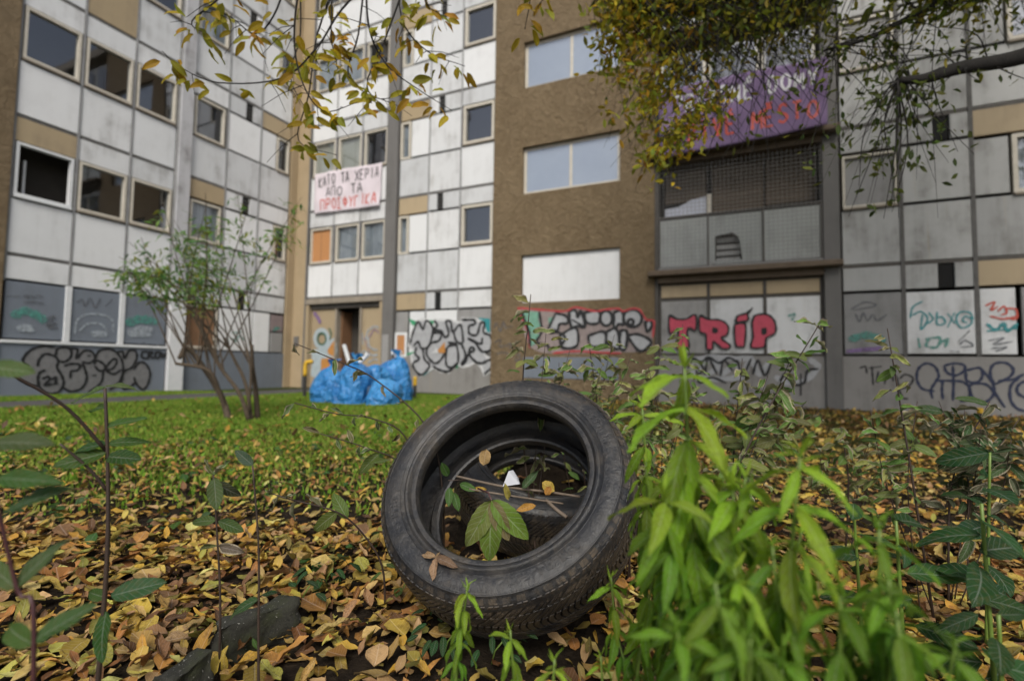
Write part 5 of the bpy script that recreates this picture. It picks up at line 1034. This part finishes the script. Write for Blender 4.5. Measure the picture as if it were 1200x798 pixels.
sapling('sapling', 'thin stem with limp greyish leaves left of the bare thin stem', [foot(258, 770, 1.18), at(258, 700, 1.18), at(254, 620, 1.18), at(250, 556, 1.18)], (0.003, 0.0018), [
    lf(250, 556, 1.18, -0.5, 0, 0.6, 0.06, OLIVE, with_me), lf(250, 556, 1.18, 0.8, 0, 0.4, 0.06, PALE, with_me), lf(251, 560, 1.18, 0.35, -0.4, -0.9, 0.085, PALE), lf(251, 565, 1.18, 0.7, 0.2, -0.5, 0.08, (0.07, 0.09, 0.05)), lf(253, 610, 1.18, -0.9, 0, 0.0, 0.07, PALE), lf(256, 640, 1.18, 0.9, -0.2, -0.1, 0.075, (0.16, 0.13, 0.10), with_me), lf(256, 640, 1.18, -0.8, -0.2, 0.1, 0.06, OLIVE, with_me), lf(256, 610, 1.18, 0.6, 0.3, -0.4, 0.07, PALE)], 'stem_brown')
sapling('sapling', 'bare thin stem topped by one round leaf in front of the kerb stone', [foot(304, 800, 1.1), at(303, 740, 1.1), at(303, 640, 1.1), at(296, 545, 1.1)], (0.003, 0.0018), [
    lf(296, 545, 1.1, -0.75, 0.1, 0.55, 0.06, (0.06, 0.115, 0.065)), lf(303, 702, 1.1, -0.95, -0.2, -0.35, 0.085, (0.055, 0.13, 0.045)), lf(303, 760, 1.1, -0.4, 0, 0.5, 0.03, GREEN)], 'stem_brown')
# arching twigs with dried leaves to the left of the tyre
tw_l = [([at(500, 500, 1.62), at(440, 445, 1.6), at(400, 425, 1.55), at(345, 402, 1.5)], 9, 'arching twig with curled dry leaves crossing the blue bags'), ([at(475, 512, 1.65), at(435, 490, 1.6), at(395, 485, 1.55), at(345, 472, 1.5)], 9, 'lower arching twig with shrivelled leaves over the lawn'),
        ([at(470, 545, 1.6), at(430, 525, 1.55), at(375, 508, 1.5)], 8, 'short drooping twig with a yellowing leaf beside the tyre'), ([at(425, 625, 1.45), at(395, 600, 1.4), at(340, 585, 1.35), at(318, 578, 1.35)], 8, 'low twig with withered leaves beside the left flank of the tyre')]
for i, (pts, n, lb) in enumerate(tw_l):
    b0 = Vector((pts[0].x + 0.06, pts[0].y + 0.05, 0)); pp = [b0, b0.lerp(pts[0], 0.6) + Vector((0.03, 0, 0))] + pts; lv = []
    P = smooth_pts(pts, 6)
    for k in range(n):
        p = P[int((len(P) - 1) * (0.1 + 0.9 * k / (n - 1)))]; sg = 1 if k % 2 else -1
        big = (i in (2, 3) and k in (1, 2)); lv.append((p, Vector((random.uniform(-0.8, 0.3), random.uniform(-0.6, 0.4), sg * random.uniform(0.2, 0.9) - 0.35)), 0.10 if big else random.uniform(0.04, 0.068), (0.11, 0.17, 0.035) if big else random.choice([OLIVE, (0.13, 0.13, 0.05), PALE]), broad_me if big else with_me))
    sapling('twig', lb, pp, (0.0035, 0.0014), lv, 'stem_brown')
# withered shrub mass behind the tyre
def shrub(label, foot_p, tips, nl, ls, cols, seed):
    rs = random.Random(seed); lv = []; side = []; main = None
    for i, tp in enumerate(tips):
        m_ = foot_p.lerp(tp, 0.5) + Vector((rs.uniform(-0.05, 0.05), rs.uniform(-0.05, 0.05), 0.06)); pts = [foot_p + Vector((rs.uniform(-0.03, 0.03), rs.uniform(-0.03, 0.03), 0)), m_, tp]
        if main is None: main = pts
        else: side.append(pts)
        P = smooth_pts(pts, 10)
        for k in range(int(nl * 1.9)):
            t_ = 0.30 + 0.70 * ((k + 0.5) / int(nl * 1.9)) ** 0.7; p = P[int(t_ * (len(P) - 1))]; a = k * 2.1 + rs.uniform(-0.6, 0.6) + i
            d = Vector((math.cos(a), math.sin(a) * 0.5, rs.uniform(-0.7, 0.35))); lv.append((p + Vector((rs.uniform(-0.022, 0.022), rs.uniform(-0.022, 0.022), rs.uniform(-0.022, 0.022))), d, ls * rs.uniform(0.6, 1.25), rs.choice(cols), with_me if rs.random() < 0.72 else broad_me))
    return sapling('withered_shrub', label, main, (0.004, 0.0016), lv, 'stem_brown', side, 'withered shrubs behind the tyre')
WC = [(0.14, 0.25, 0.05), (0.19, 0.25, 0.07), (0.18, 0.20, 0.07), (0.10, 0.20, 0.04), (0.26, 0.29, 0.08)]
shrub('upright withered shrub rising behind the top of the tyre', foot(628, 470, 1.78), [at(622, 345, 1.75), at(640, 390, 1.8), at(668, 410, 1.85)], 13, 0.072, WC, 1)
shrub('low withered shrub before the red outlined graffiti', foot(690, 500, 2.0), [at(690, 400, 1.95), at(720, 392, 2.05), at(740, 415, 2.0), at(655, 425, 2.0), at(705, 430, 1.9)], 14, 0.070, WC, 2)
shrub('withered shrub with white curled leaves right behind the tyre', foot(770, 520, 2.0), [at(775, 400, 2.0), at(760, 430, 1.9), at(800, 380, 2.1), at(820, 430, 2.0), at(740, 450, 1.95)], 14, 0.070, WC, 3)
shrub('long arching withered shrub reaching up over the pink letters', foot(800, 600, 1.62), [at(965, 372, 1.55), at(930, 412, 1.6), at(900, 440, 1.65), at(945, 470, 1.7)], 15, 0.080, WC, 4)
shrub('bushy withered shrub below the pink letters', foot(850, 560, 1.9), [at(870, 420, 1.9), at(900, 480, 1.85), at(850, 470, 1.9), at(925, 500, 1.9), at(960, 480, 2.0)], 14, 0.072, WC, 5)
shrub('withered shrub between the tyre and the tallest green herb', foot(735, 560, 1.75), [at(742, 470, 1.75), at(770, 480, 1.75), at(720, 480, 1.8)], 12, 0.065, WC, 6)
shrub('single tall stemmed withered shrub before the navy tag', foot(1080, 620, 1.5), [at(1040, 385, 1.5), at(1075, 470, 1.5), at(1020, 480, 1.52)], 13, 0.068, WC, 7)
shrub('spreading withered shrub before the grey plinth at the right', foot(1120, 600, 1.6), [at(1160, 470, 1.6), at(1130, 480, 1.7), at(1195, 490, 1.6), at(1100, 470, 1.65), at(1150, 500, 1.5), at(1185, 515, 1.5)], 14, 0.078, [(0.045, 0.10, 0.03), (0.06, 0.11, 0.035), (0.09, 0.10, 0.05)], 8)
shrub('low withered shrub in the leaves left of the single tall stem', foot(1000, 600, 1.9), [at(985, 500, 1.9), at(1020, 520, 1.9), at(960, 530, 1.85), at(1040, 540, 1.8)], 12, 0.07, WC, 9)
# broad dark green plants at the right
def broad(label, foot_p, tip, n, ls, col, seed):
    rs = random.Random(seed); P = smooth_pts([foot_p, foot_p.lerp(tip, 0.5) + Vector((rs.uniform(-0.03, 0.03), 0, 0)), tip], 8); lv = []
    for k in range(n):
        t_ = 0.35 + 0.65 * k / (n - 1); p = P[int(t_ * (len(P) - 1))]; a = k * 2.4 + rs.uniform(-0.4, 0.4); lv.append((p, Vector((math.cos(a), math.sin(a), rs.uniform(-0.35, 0.15))), ls * rs.uniform(0.75, 1.2), jit(col, 0.2, rs), broad_me))
    return sapling('broad_leaved_plant', label, [foot_p, foot_p.lerp(tip, 0.5), tip], (0.005, 0.003), lv, 'stem_green', (), 'broad leaved plants at the right')
broad('broad leaved dark green plant with the largest leaves at the right edge', foot(1165, 700, 0.98), at(1150, 590, 0.98), 12, 0.125, (0.028, 0.085, 0.025), 1)
broad('broad leaved plant in front of the single tall stemmed shrub', foot(1060, 690, 1.05), at(1050, 610, 1.05), 9, 0.11, (0.03, 0.09, 0.025), 2)
broad('lobed dark plant between the largest leaves and the withered shrub', foot(1150, 600, 1.35), at(1160, 530, 1.35), 10, 0.12, (0.025, 0.085, 0.03), 3)
broad('low broad leaved plant at the bottom right corner', foot(1175, 780, 0.85), at(1170, 720, 0.85), 9, 0.095, (0.03, 0.095, 0.022), 4)
broad('broad leaved plant half hidden behind the right herbs', foot(1010, 650, 1.25), at(1000, 590, 1.25), 8, 0.09, (0.035, 0.10, 0.03), 5)
# ivy and sprigs at the foot of the tyre
for i, (px, py, n, s, lb) in enumerate(((380, 690, 9, 0.055, 'small ivy patch beside the kerb stone'), (352, 712, 6, 0.05, 'few ivy leaves hugging the top of the kerb stone'), (470, 700, 7, 0.06, 'drooping green sprig at the left foot of the tyre'), (520, 770, 16, 0.04, 'dark feathery green plant at the bottom edge left of the small herbs'), (575, 782, 14, 0.04, 'low dark green plant at the bottom edge under the small herbs'))):
    g0 = on_ground(px, py); e = empty('ivy', (g0.x, g0.y, 0), 0, lb, 'plant'); mobj('stem', *tube([(0, 0, 0), (0.01, 0.0, 0.04), (0.03, -0.01, 0.07)], 0.002, 5), M['stem_green'], e, True)
    for k in range(n):
        a = k * 2.4; r_ = 0.02 + 0.09 * math.sqrt(k / n); h_ = random.uniform(0.045, 0.085) if i < 3 else random.uniform(0.04, 0.11)
        put_leaf(e, random.choice(broad_me[:3]), g0 + Vector((math.cos(a) * r_ * 0.7, math.sin(a) * r_ * 0.7, h_)), Vector((math.cos(a), math.sin(a), random.uniform(-0.6, 0.1))), Vector((0, -0.2, 1)), s * random.uniform(0.8, 1.2), jit((0.03, 0.10, 0.03) if i != 2 else (0.09, 0.17, 0.03), 0.25))

# ------------------------------------------------------------------ things caught in and on the tyres
def twig(pts, r, lb):
    b = Vector(pts[0]); e = mobj('dead_twig', *tube([Vector(p) - b for p in smooth_pts(pts, 5)], r, 6), M['dry_twig'], None, True); e.location = b; return tag(e, lb, 'twig')
M['dry_twig'] = m_plain('dry_twig', (0.10, 0.075, 0.055), (0.18, 0.14, 0.105), 40, 0.8)
twig([at(535, 558, 1.52), at(590, 570, 1.50), at(640, 576, 1.50), at(680, 582, 1.48)], 0.004, 'longest dry twig lying across the opening of the tyre')
twig([at(550, 573, 1.46), at(580, 578, 1.45), at(660, 590, 1.45)], 0.003, 'thin pale twig just below the longest twig in the tyre')
twig([at(640, 586, 1.46), at(652, 597, 1.42), at(664, 606, 1.40)], 0.0055, 'short thick brown twig at the right inside the tyre')
for px, py, Y, d, s, c, lb in ((567, 545, 1.52, (0.1, -0.2, 0.9), 0.05, (0.42, 0.28, 0.12), 'curled tan leaf standing on the twigs in the tyre'), (570, 574, 1.46, (-0.9, -0.2, 0.2), 0.05, (0.45, 0.30, 0.05), 'yellow leaf left on the twigs in the tyre'), (596, 585, 1.44, (-0.2, -0.4, 0.9), 0.055, (0.38, 0.32, 0.07), 'olive yellow leaf in the middle of the tyre'),
                               (628, 592, 1.45, (-0.9, -0.3, -0.1), 0.06, (0.42, 0.22, 0.04), 'orange leaf below the white scrap in the tyre'), (640, 580, 1.46, (0.3, -0.3, 0.8), 0.03, (0.50, 0.24, 0.05), 'small curled orange leaf at the right in the tyre'), (650, 575, 1.48, (-0.7, -0.1, 0.5), 0.045, (0.42, 0.30, 0.05), 'yellow leaf on the right end of the longest twig'), (612, 572, 1.49, (0.8, 0.2, 0.7), 0.075, (0.06, 0.11, 0.045), 'dark green leaf behind the white scrap')):
    o = put_leaf(None, random.choice(fall_me), at(px, py, Y), d, (0, -0.8, 0.5), s, c, 'caught_leaf'); tag(o, lb, 'leaf')
# large drooping compound leaf
hub = at(576, 586, 1.40); e = empty('drooping_leaf', hub, 0, 'large drooping green compound leaf hanging in the tyre opening', 'leaf')
mobj('stalk', *tube([Vector((0, 0, 0)), at(572, 577, 1.43) - hub, at(560, 572, 1.46) - hub], 0.0022, 6), M['stem_red'], e, True)
for (px, py), s, c in (((548, 640), 0.135, (0.22, 0.27, 0.07)), ((572, 657), 0.16, (0.17, 0.27, 0.045)), ((594, 632), 0.125, (0.24, 0.20, 0.09)), ((618, 630), 0.135, (0.17, 0.29, 0.04))):
    tgt = at(px, py, 1.36); d = tgt - hub; put_leaf(e, broad_me[0], hub + Vector((0, -0.004, 0)), d, (random.uniform(-0.2, 0.2), -1, 0.25), d.length * 1.05, c, 'leaflet')
hub2 = at(525, 563, 1.47); e = empty('green_sprig', hub2, 0, 'small green sprig in the left of the tyre opening', 'leaf')
mobj('stalk', *tube([at(546, 562, 1.5) - hub2, Vector((0, 0, 0))], 0.002, 6), M['stem_brown'], e, True)
for (px, py), s in (((520, 553), 1), ((524, 580), 1), ((533, 592), 1), ((548, 572), 1)):
    d = at(px, py, 1.45) - hub2; put_leaf(e, broad_me[2], at((530 + px) / 2, (562 + py) / 2, 1.47), d, (0, -1, 0.4), 0.055, (0.07, 0.17, 0.03), 'leaflet')
# white scrap of paper
sc = at(590, 572, 1.49); q = [at(589, 570, 1.49), at(609, 567, 1.49), at(607, 560, 1.51), at(601, 551, 1.5), at(596, 552, 1.505)]
o = mobj('paper_scrap', [p - sc for p in q] + [p - sc + Vector((0.001, 0.004, 0)) for p in q], [(0, 1, 2, 3, 4), (9, 8, 7, 6, 5)] + [(k, (k + 1) % 5, 5 + (k + 1) % 5, 5 + k) for k in range(5)], m_plain('white_paper', (0.40, 0.41, 0.45), (0.52, 0.53, 0.56), 9, 0.7)); o.location = sc; tag(o, 'torn white paper scrap among the twigs in the tyre', 'paper')
# three dry leaflets on the front sidewall
tx = TN
hub3 = at(512, 654, 1.20); rr = ray(512, 654); t_h = ((TC + TN * 0.1235 * K - Vector((0, 0, CAM_H))).dot(TN)) / rr.dot(TN); hub3 = Vector((0, 0, CAM_H)) + rr * t_h + TN * 0.006
e = empty('dry_leaf', hub3, 0, 'three lobed dry brown leaf lying on the tyre sidewall', 'leaf')
for (px, py), c in (((493, 648), (0.30, 0.20, 0.11)), ((505, 678), (0.30, 0.19, 0.11)), ((534, 662), (0.16, 0.10, 0.06)), ((515, 646), (0.26, 0.17, 0.08))):
    r2 = ray(px, py); p2 = Vector((0, 0, CAM_H)) + r2 * ((hub3 - Vector((0, 0, CAM_H))).dot(TN) / r2.dot(TN)); d = p2 - hub3
    put_leaf(e, fall_me[0], hub3, d, TN, d.length * 1.05, c, 'leaflet')

# ------------------------------------------------------------------ pruned bush on the lawn
bush = empty('bush', (0, 0, 0), 0, 'pruned bush with bare shoots and a loose green crown on the lawn', 'bush'); BP = on_ground(285, 493); bush.location = BP
BY = BP.y
stems = [([(268, 494), (262, 470), (245, 440), (220, 408), (210, 420)], 0.10), ([(268, 494), (258, 462), (244, 434), (206, 426)], 0.075), ([(292, 492), (280, 460), (258, 430), (238, 395)], 0.07), ([(295, 494), (288, 450), (274, 420), (262, 395)], 0.06), ([(302, 493), (300, 460), (296, 430), (295, 404)], 0.085), ([(290, 492), (294, 440), (290, 410)], 0.045)]
mbk = []
for i, (pts, r) in enumerate(stems):
    P = smooth_pts([at(x, y, BY + 0.12 * math.sin(i * 2 + k)) - BP for k, (x, y) in enumerate(pts)], 5); P[0].z = min(P[0].z, 0.0)
    mobj('trunk', *tube(P, [r * 0.42 * (1 - 0.4 * k / (len(P) - 1)) for k in range(len(P))], 9), M['bark_bush'], bush, True); mbk.append(P)
rs = random.Random(4); LP, LD = [], []
shoots = MB()
for i in range(34):
    P = rs.choice(mbk); st_ = P[rs.randrange(len(P) // 2, len(P))]
    tgt = at(rs.gauss(255, 48), 225 + 105 * rs.random() ** 1.4, BY + rs.uniform(-0.6, 0.6)) - BP
    if rs.random() < 0.25: tgt = at(rs.uniform(140, 180), rs.uniform(265, 330), BY) - BP
    q = smooth_pts([st_, st_.lerp(tgt, 0.5) + Vector((rs.uniform(-0.08, 0.08), 0, rs.uniform(0.0, 0.2))), tgt], 5); shoots.tube(q, [0.010 - 0.007 * k / (len(q) - 1) for k in range(len(q))], 5, False)
    for k in range(rs.randint(5, 15)):
        t_ = rs.uniform(0.62, 1.0); p = q[int(t_ * (len(q) - 1))]; LP.append(p + Vector((rs.gauss(0, 0.09), rs.gauss(0, 0.09), rs.gauss(0, 0.05)))); 
shoots.build('shoots', M['bark_bush'], bush, True)
# compound leaves: rows of small leaflets
pos, cols = [], []
for p in LP:
    a = rs.uniform(0, 6.28); d = Vector((math.cos(a), math.sin(a), rs.uniform(-0.4, 0.1))) * 0.035
    for k in range(5): pos.append(p + d * k * 1.3 + Vector((rs.gauss(0, 0.014), rs.gauss(0, 0.014), rs.gauss(0, 0.01)))); cols.append(jit(rs.choice([(0.17, 0.33, 0.08), (0.22, 0.38, 0.08), (0.12, 0.27, 0.09), (0.30, 0.34, 0.04)]), 0.25, rs))
pos = np.array([tuple(p) for p in pos]); mass('crown', [leaf_arrays(W=0.42, shape='lance', bend=0.4, fold=0.2, ny=2, nx=1, seed=k) for k in (5, 6)], pos, rand_rot(len(pos), 0.6), RNG.uniform(0.09, 0.15, len(pos)), np.array(cols), ML_TREEA, bush)

# ------------------------------------------------------------------ overhanging tree at the upper right, its trunk out of the picture
tree_base = Vector((5.2, 3.6, 0)); tree = empty('overhanging_tree', tree_base, 0, 'autumn tree whose yellow-green branches hang over the yard from above', 'tree')
def tl(p): return Vector(p) - tree_base
fork = Vector((4.9, 3.5, 3.0))
mobj('trunk', *tube([p - tree_base for p in smooth_pts([tree_base, Vector((5.15, 3.55, 1.2)), fork, Vector((4.6, 3.6, 5.2)), Vector((4.3, 3.9, 7.0))], 6)], [0.24 - 0.0065 * i for i in range(25)], 14), M['bark'], tree, True)
TL_P, TL_D = [], []
def limb(pts, r0, r1, name='limb'):
    P = smooth_pts([tl(p) for p in pts], 6); n = len(P); return mobj(name, *tube(P, [r0 + (r1 - r0) * i / (n - 1) for i in range(n)], 8), M['bark'], tree, True), [p + tree_base for p in P]
top_leaf_me = [leaf_mesh('tree_leaf', ML_TREE, W=w, shape='ovate', bend=b, fold=0.25, wave=0.03, ny=6, nx=2, seed=i + 150, curl=0.2) for i, (w, b) in enumerate(((0.58, 0.4), (0.52, 0.8), (0.64, 0.2)))]
YEL = [(0.46, 0.36, 0.02), (0.52, 0.37, 0.02), (0.38, 0.35, 0.025), (0.50, 0.29, 0.02), (0.30, 0.33, 0.03), (0.44, 0.40, 0.03)]
GRN = [(0.26, 0.31, 0.025), (0.28, 0.29, 0.025), (0.14, 0.19, 0.025), (0.33, 0.31, 0.028), (0.38, 0.31, 0.025)]
# limb reaching left with individually visible leaves
lmb, LPts = limb([fork, Vector((3.4, 2.9, 3.45)), Vector((1.6, 2.6, 3.1)), at(600, -95, 2.5), at(440, -40, 2.35), at(330, -70, 2.3)], 0.09, 0.012)
rs = random.Random(21)
tw_def = [[(450, -40), (400, 12), (372, 55), (330, 92), (255, 97), (210, 78), (190, 60)], [(400, -40), (372, 40), (362, 110), (350, 165), (395, 182)], [(430, -40), (432, 30), (452, 75), (490, 105), (530, 130)], [(470, -45), (470, 20), (500, 60), (545, 78)],
          [(345, -60), (325, 10), (300, 40), (270, 20), (240, 8)], [(360, -50), (345, 30), (352, 90), (378, 130), (420, 120)], [(430, -40), (420, 40), (408, 88), (440, 115), (470, 112)], [(500, -60), (498, 0), (520, 20)], [(300, -70), (265, -10), (225, 25), (240, 40)], [(390, -40), (388, 40), (395, 75)], [(620, -80), (622, -10), (615, 35)], [(600, -80), (640, -20), (630, 10)], [(350, -50), (352, 40), (340, 90), (365, 140)], [(480, -40), (450, 50), (430, 100), (455, 130)]]
nleaf = 0
for ti, pts in enumerate(tw_def):
    Y0 = 2.3 + 0.14 * math.sin(ti * 2.2); P3 = [at(x, y, Y0 + 0.04 * math.sin(k * 1.7 + ti)) for k, (x, y) in enumerate(pts)]
    near = min(LPts, key=lambda q: (q - P3[0]).length); P = smooth_pts([near] + P3, 5); n = len(P)
    tw = mobj('branch', *tube([tl(p) for p in P], [0.0065 - 0.005 * i / (n - 1) for i in range(n)], 6), M['bark'], tree, True)
    cnt = 25 if ti < 10 else 15
    for k in range(cnt):
        p = P[int((len(P) - 1) * (0.40 + 0.60 * k / (cnt - 1)))]; a = rs.uniform(0, 6.28); d = Vector((math.cos(a), math.sin(a), rs.uniform(-1.1, 0.2)))
        ex = p + d.normalized() * rs.uniform(0.02, 0.06) + Vector((0, 0, -0.01))
        o = bpy.data.objects.new('leaf', rs.choice(top_leaf_me)); o.color = (*jit(rs.choice(YEL), 0.22, rs), 1)
        o.matrix_basis = Matrix.Translation(tl(ex)) @ orient(d, (rs.uniform(-0.8, 0.8), rs.uniform(-1.6, -0.3), rs.uniform(-0.2, 0.7))).to_4x4() @ Matrix.Scale(rs.uniform(0.062, 0.096), 4); link(o, tw); nleaf += 1
    if ti < 10:
        for k in range(7):
            sb = MB(); p = P[int(len(P) * rs.uniform(0.3, 0.9))]; q = p + Vector((rs.uniform(-0.18, 0.18), rs.uniform(-0.1, 0.1), rs.uniform(-0.16, 0.03))); sb.tube([tl(p), tl(p.lerp(q, 0.5) + Vector((0, 0, 0.012))), tl(q)], [0.0022, 0.0016, 0.001], 4, False)
            sb.build('twig', M['bark'], tw, True)
# thick dark bough at the right
lmb2, B2 = limb([fork, at(1290, 30, 3.3), at(1200, 66, 3.2), at(1125, 80, 3.1), at(1085, 92, 3.05), at(1052, 95, 3.0)], 0.075, 0.022)
lmb3, B3 = limb([Vector((4.6, 3.6, 5.2)), Vector((3.6, 3.5, 4.3)), at(1150, -40, 3.4), at(1040, 35, 3.3), at(965, 60, 3.2)], 0.05, 0.007)
lmb4, B4 = limb([Vector((4.6, 3.6, 5.2)), Vector((3.2, 3.4, 4.6)), at(980, -70, 3.3), at(860, -40, 3.2), at(740, -30, 3.1), at(690, -20, 3.1)], 0.07, 0.012)
lmb5, B5 = limb([Vector((4.3, 3.9, 7.0)), Vector((2.6, 3.8, 5.6)), Vector((1.2, 3.6, 4.6)), at(800, -120, 3.4)], 0.06, 0.015)
twm = MB(); dl_p, dl_c = [], []
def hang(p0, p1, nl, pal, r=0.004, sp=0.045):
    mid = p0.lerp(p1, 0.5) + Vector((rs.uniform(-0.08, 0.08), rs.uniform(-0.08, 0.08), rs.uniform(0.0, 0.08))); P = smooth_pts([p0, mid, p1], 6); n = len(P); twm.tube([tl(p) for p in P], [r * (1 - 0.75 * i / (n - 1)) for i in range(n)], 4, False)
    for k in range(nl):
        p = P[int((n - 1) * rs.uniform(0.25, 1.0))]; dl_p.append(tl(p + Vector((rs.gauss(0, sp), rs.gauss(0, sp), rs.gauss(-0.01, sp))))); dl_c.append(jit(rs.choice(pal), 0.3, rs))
# curtain of foliage: dense at the upper centre-right, thinning to the right
for i in range(70):                    # mass along the top edge, its shade put into darker leaf greens
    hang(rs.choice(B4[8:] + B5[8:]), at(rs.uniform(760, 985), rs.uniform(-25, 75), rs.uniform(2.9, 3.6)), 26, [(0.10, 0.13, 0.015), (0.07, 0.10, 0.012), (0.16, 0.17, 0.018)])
for i in range(250):
    x = rs.uniform(715, 975); src = rs.choice(B4[6:] + B5[8:]); edge = 235 if x < 770 else 85 if rs.random() < 0.8 else 215
    tgt = at(x + rs.uniform(-35, 15), rs.uniform(-20, edge) * (0.9 if rs.random() < 0.6 else 1.0), rs.uniform(2.85, 3.6)); hang(src, tgt, 20 if x < 775 or tgt.z > 2.85 else 3, GRN if x > 830 else GRN + YEL)
for i in range(66):                    # the yellow-green left fringe
    y = rs.uniform(5, 225); x = 722 + (36 if y > 150 else 0) - 20 * math.sin(y * 0.03) + rs.uniform(-15, 24); hang(at(x + 60, y - 70, 3.15), at(x, y, rs.uniform(2.9, 3.2)), 24, YEL + GRN[:2])
for i in range(34):                    # bare drooping twigs from the end of the bough, over the right panels
    p0 = rs.choice(B2[-8:] + B3[-10:]); tgt = at(rs.uniform(930, 1120), rs.uniform(90, 260), rs.uniform(2.8, 3.3)); hang(p0, tgt, 10, [(0.09, 0.13, 0.02), (0.13, 0.16, 0.022), (0.06, 0.10, 0.016)], 0.0035, 0.06)
for i in range(12):
    p0 = rs.choice(B2[-16:]); tgt = p0 + Vector((rs.uniform(-0.45, 0.35), rs.uniform(-0.3, 0.3), rs.uniform(-0.6, 0.55))); hang(p0, tgt, 6, [(0.07, 0.10, 0.018), (0.11, 0.13, 0.02)], 0.005, 0.035)
for i in range(26):
    p0 = rs.choice(B3[8:]); hang(p0, p0 + Vector((rs.uniform(-0.4, 0.3), rs.uniform(-0.3, 0.3), rs.uniform(-0.7, 0.1))), 6, GRN[:3], 0.004, 0.04)
for i in range(9): hang(B2[-1], at(rs.uniform(985, 1050), rs.uniform(140, 260), rs.uniform(2.85, 3.1)), 4, [(0.07, 0.10, 0.018)], 0.006, 0.03)
# crown above the picture: enlarged out of view to darken the right side
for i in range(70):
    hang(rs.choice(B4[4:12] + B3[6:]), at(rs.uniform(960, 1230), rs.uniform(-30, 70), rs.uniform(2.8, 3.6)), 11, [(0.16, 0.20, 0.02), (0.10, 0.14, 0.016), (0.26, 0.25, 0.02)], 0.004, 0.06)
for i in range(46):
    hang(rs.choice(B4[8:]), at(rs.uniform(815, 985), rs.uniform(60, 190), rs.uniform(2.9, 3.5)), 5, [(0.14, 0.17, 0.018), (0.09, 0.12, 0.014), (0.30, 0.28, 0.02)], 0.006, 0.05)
CR_ = []
for e_ in ((6.5, 1.0, 7.5), (8.5, 3.5, 7.8), (7.5, 5.5, 9.0), (4.0, 1.2, 7.0), (4.5, 5.5, 9.2), (9.0, 6.0, 9.6), (3.0, 3.0, 7.6)):
    CR_ += limb([Vector((4.6, 3.6, 5.2)), Vector((4.5, 3.6, 5.2)).lerp(Vector(e_), 0.5) + Vector((0, 0, 0.3)), Vector(e_)], 0.07, 0.02)[1]
for i in range(620):
    cy_ = rs.uniform(-1.5, 8.0); c0 = Vector((rs.uniform(1.4, 10.5), cy_, max(4.2, 1.7 + 0.86 * cy_) + rs.uniform(0.0, 4.2))); src = min((rs.choice(B5[:14] + CR_) for _ in range(6)), key=lambda q: (q - c0).length); hang(src, c0, 34, GRN, 0.012, 0.30)
twm.build('twigs', M['bark'], tree, True)
pos = np.array([tuple(p) for p in dl_p]); tv = [leaf_arrays(W=w, shape='ovate', bend=b, fold=0.25, ny=3, nx=1, seed=k + 9) for k, (w, b) in enumerate(((0.6, 0.4), (0.55, 0.7), (0.65, 0.1)))]
sc_ = RNG.uniform(0.045, 0.072, len(pos)); hi = pos[:, 2] > 3.4; sc_[hi] *= 2.2
cr = mass('foliage', tv, pos, rand_rot(len(pos), 0.9), sc_, np.array(dl_c), ML_TREEA, tree); cr['kind'] = 'stuff'
print('leaves', nleaf, len(pos), 'objects', len(bpy.data.objects))
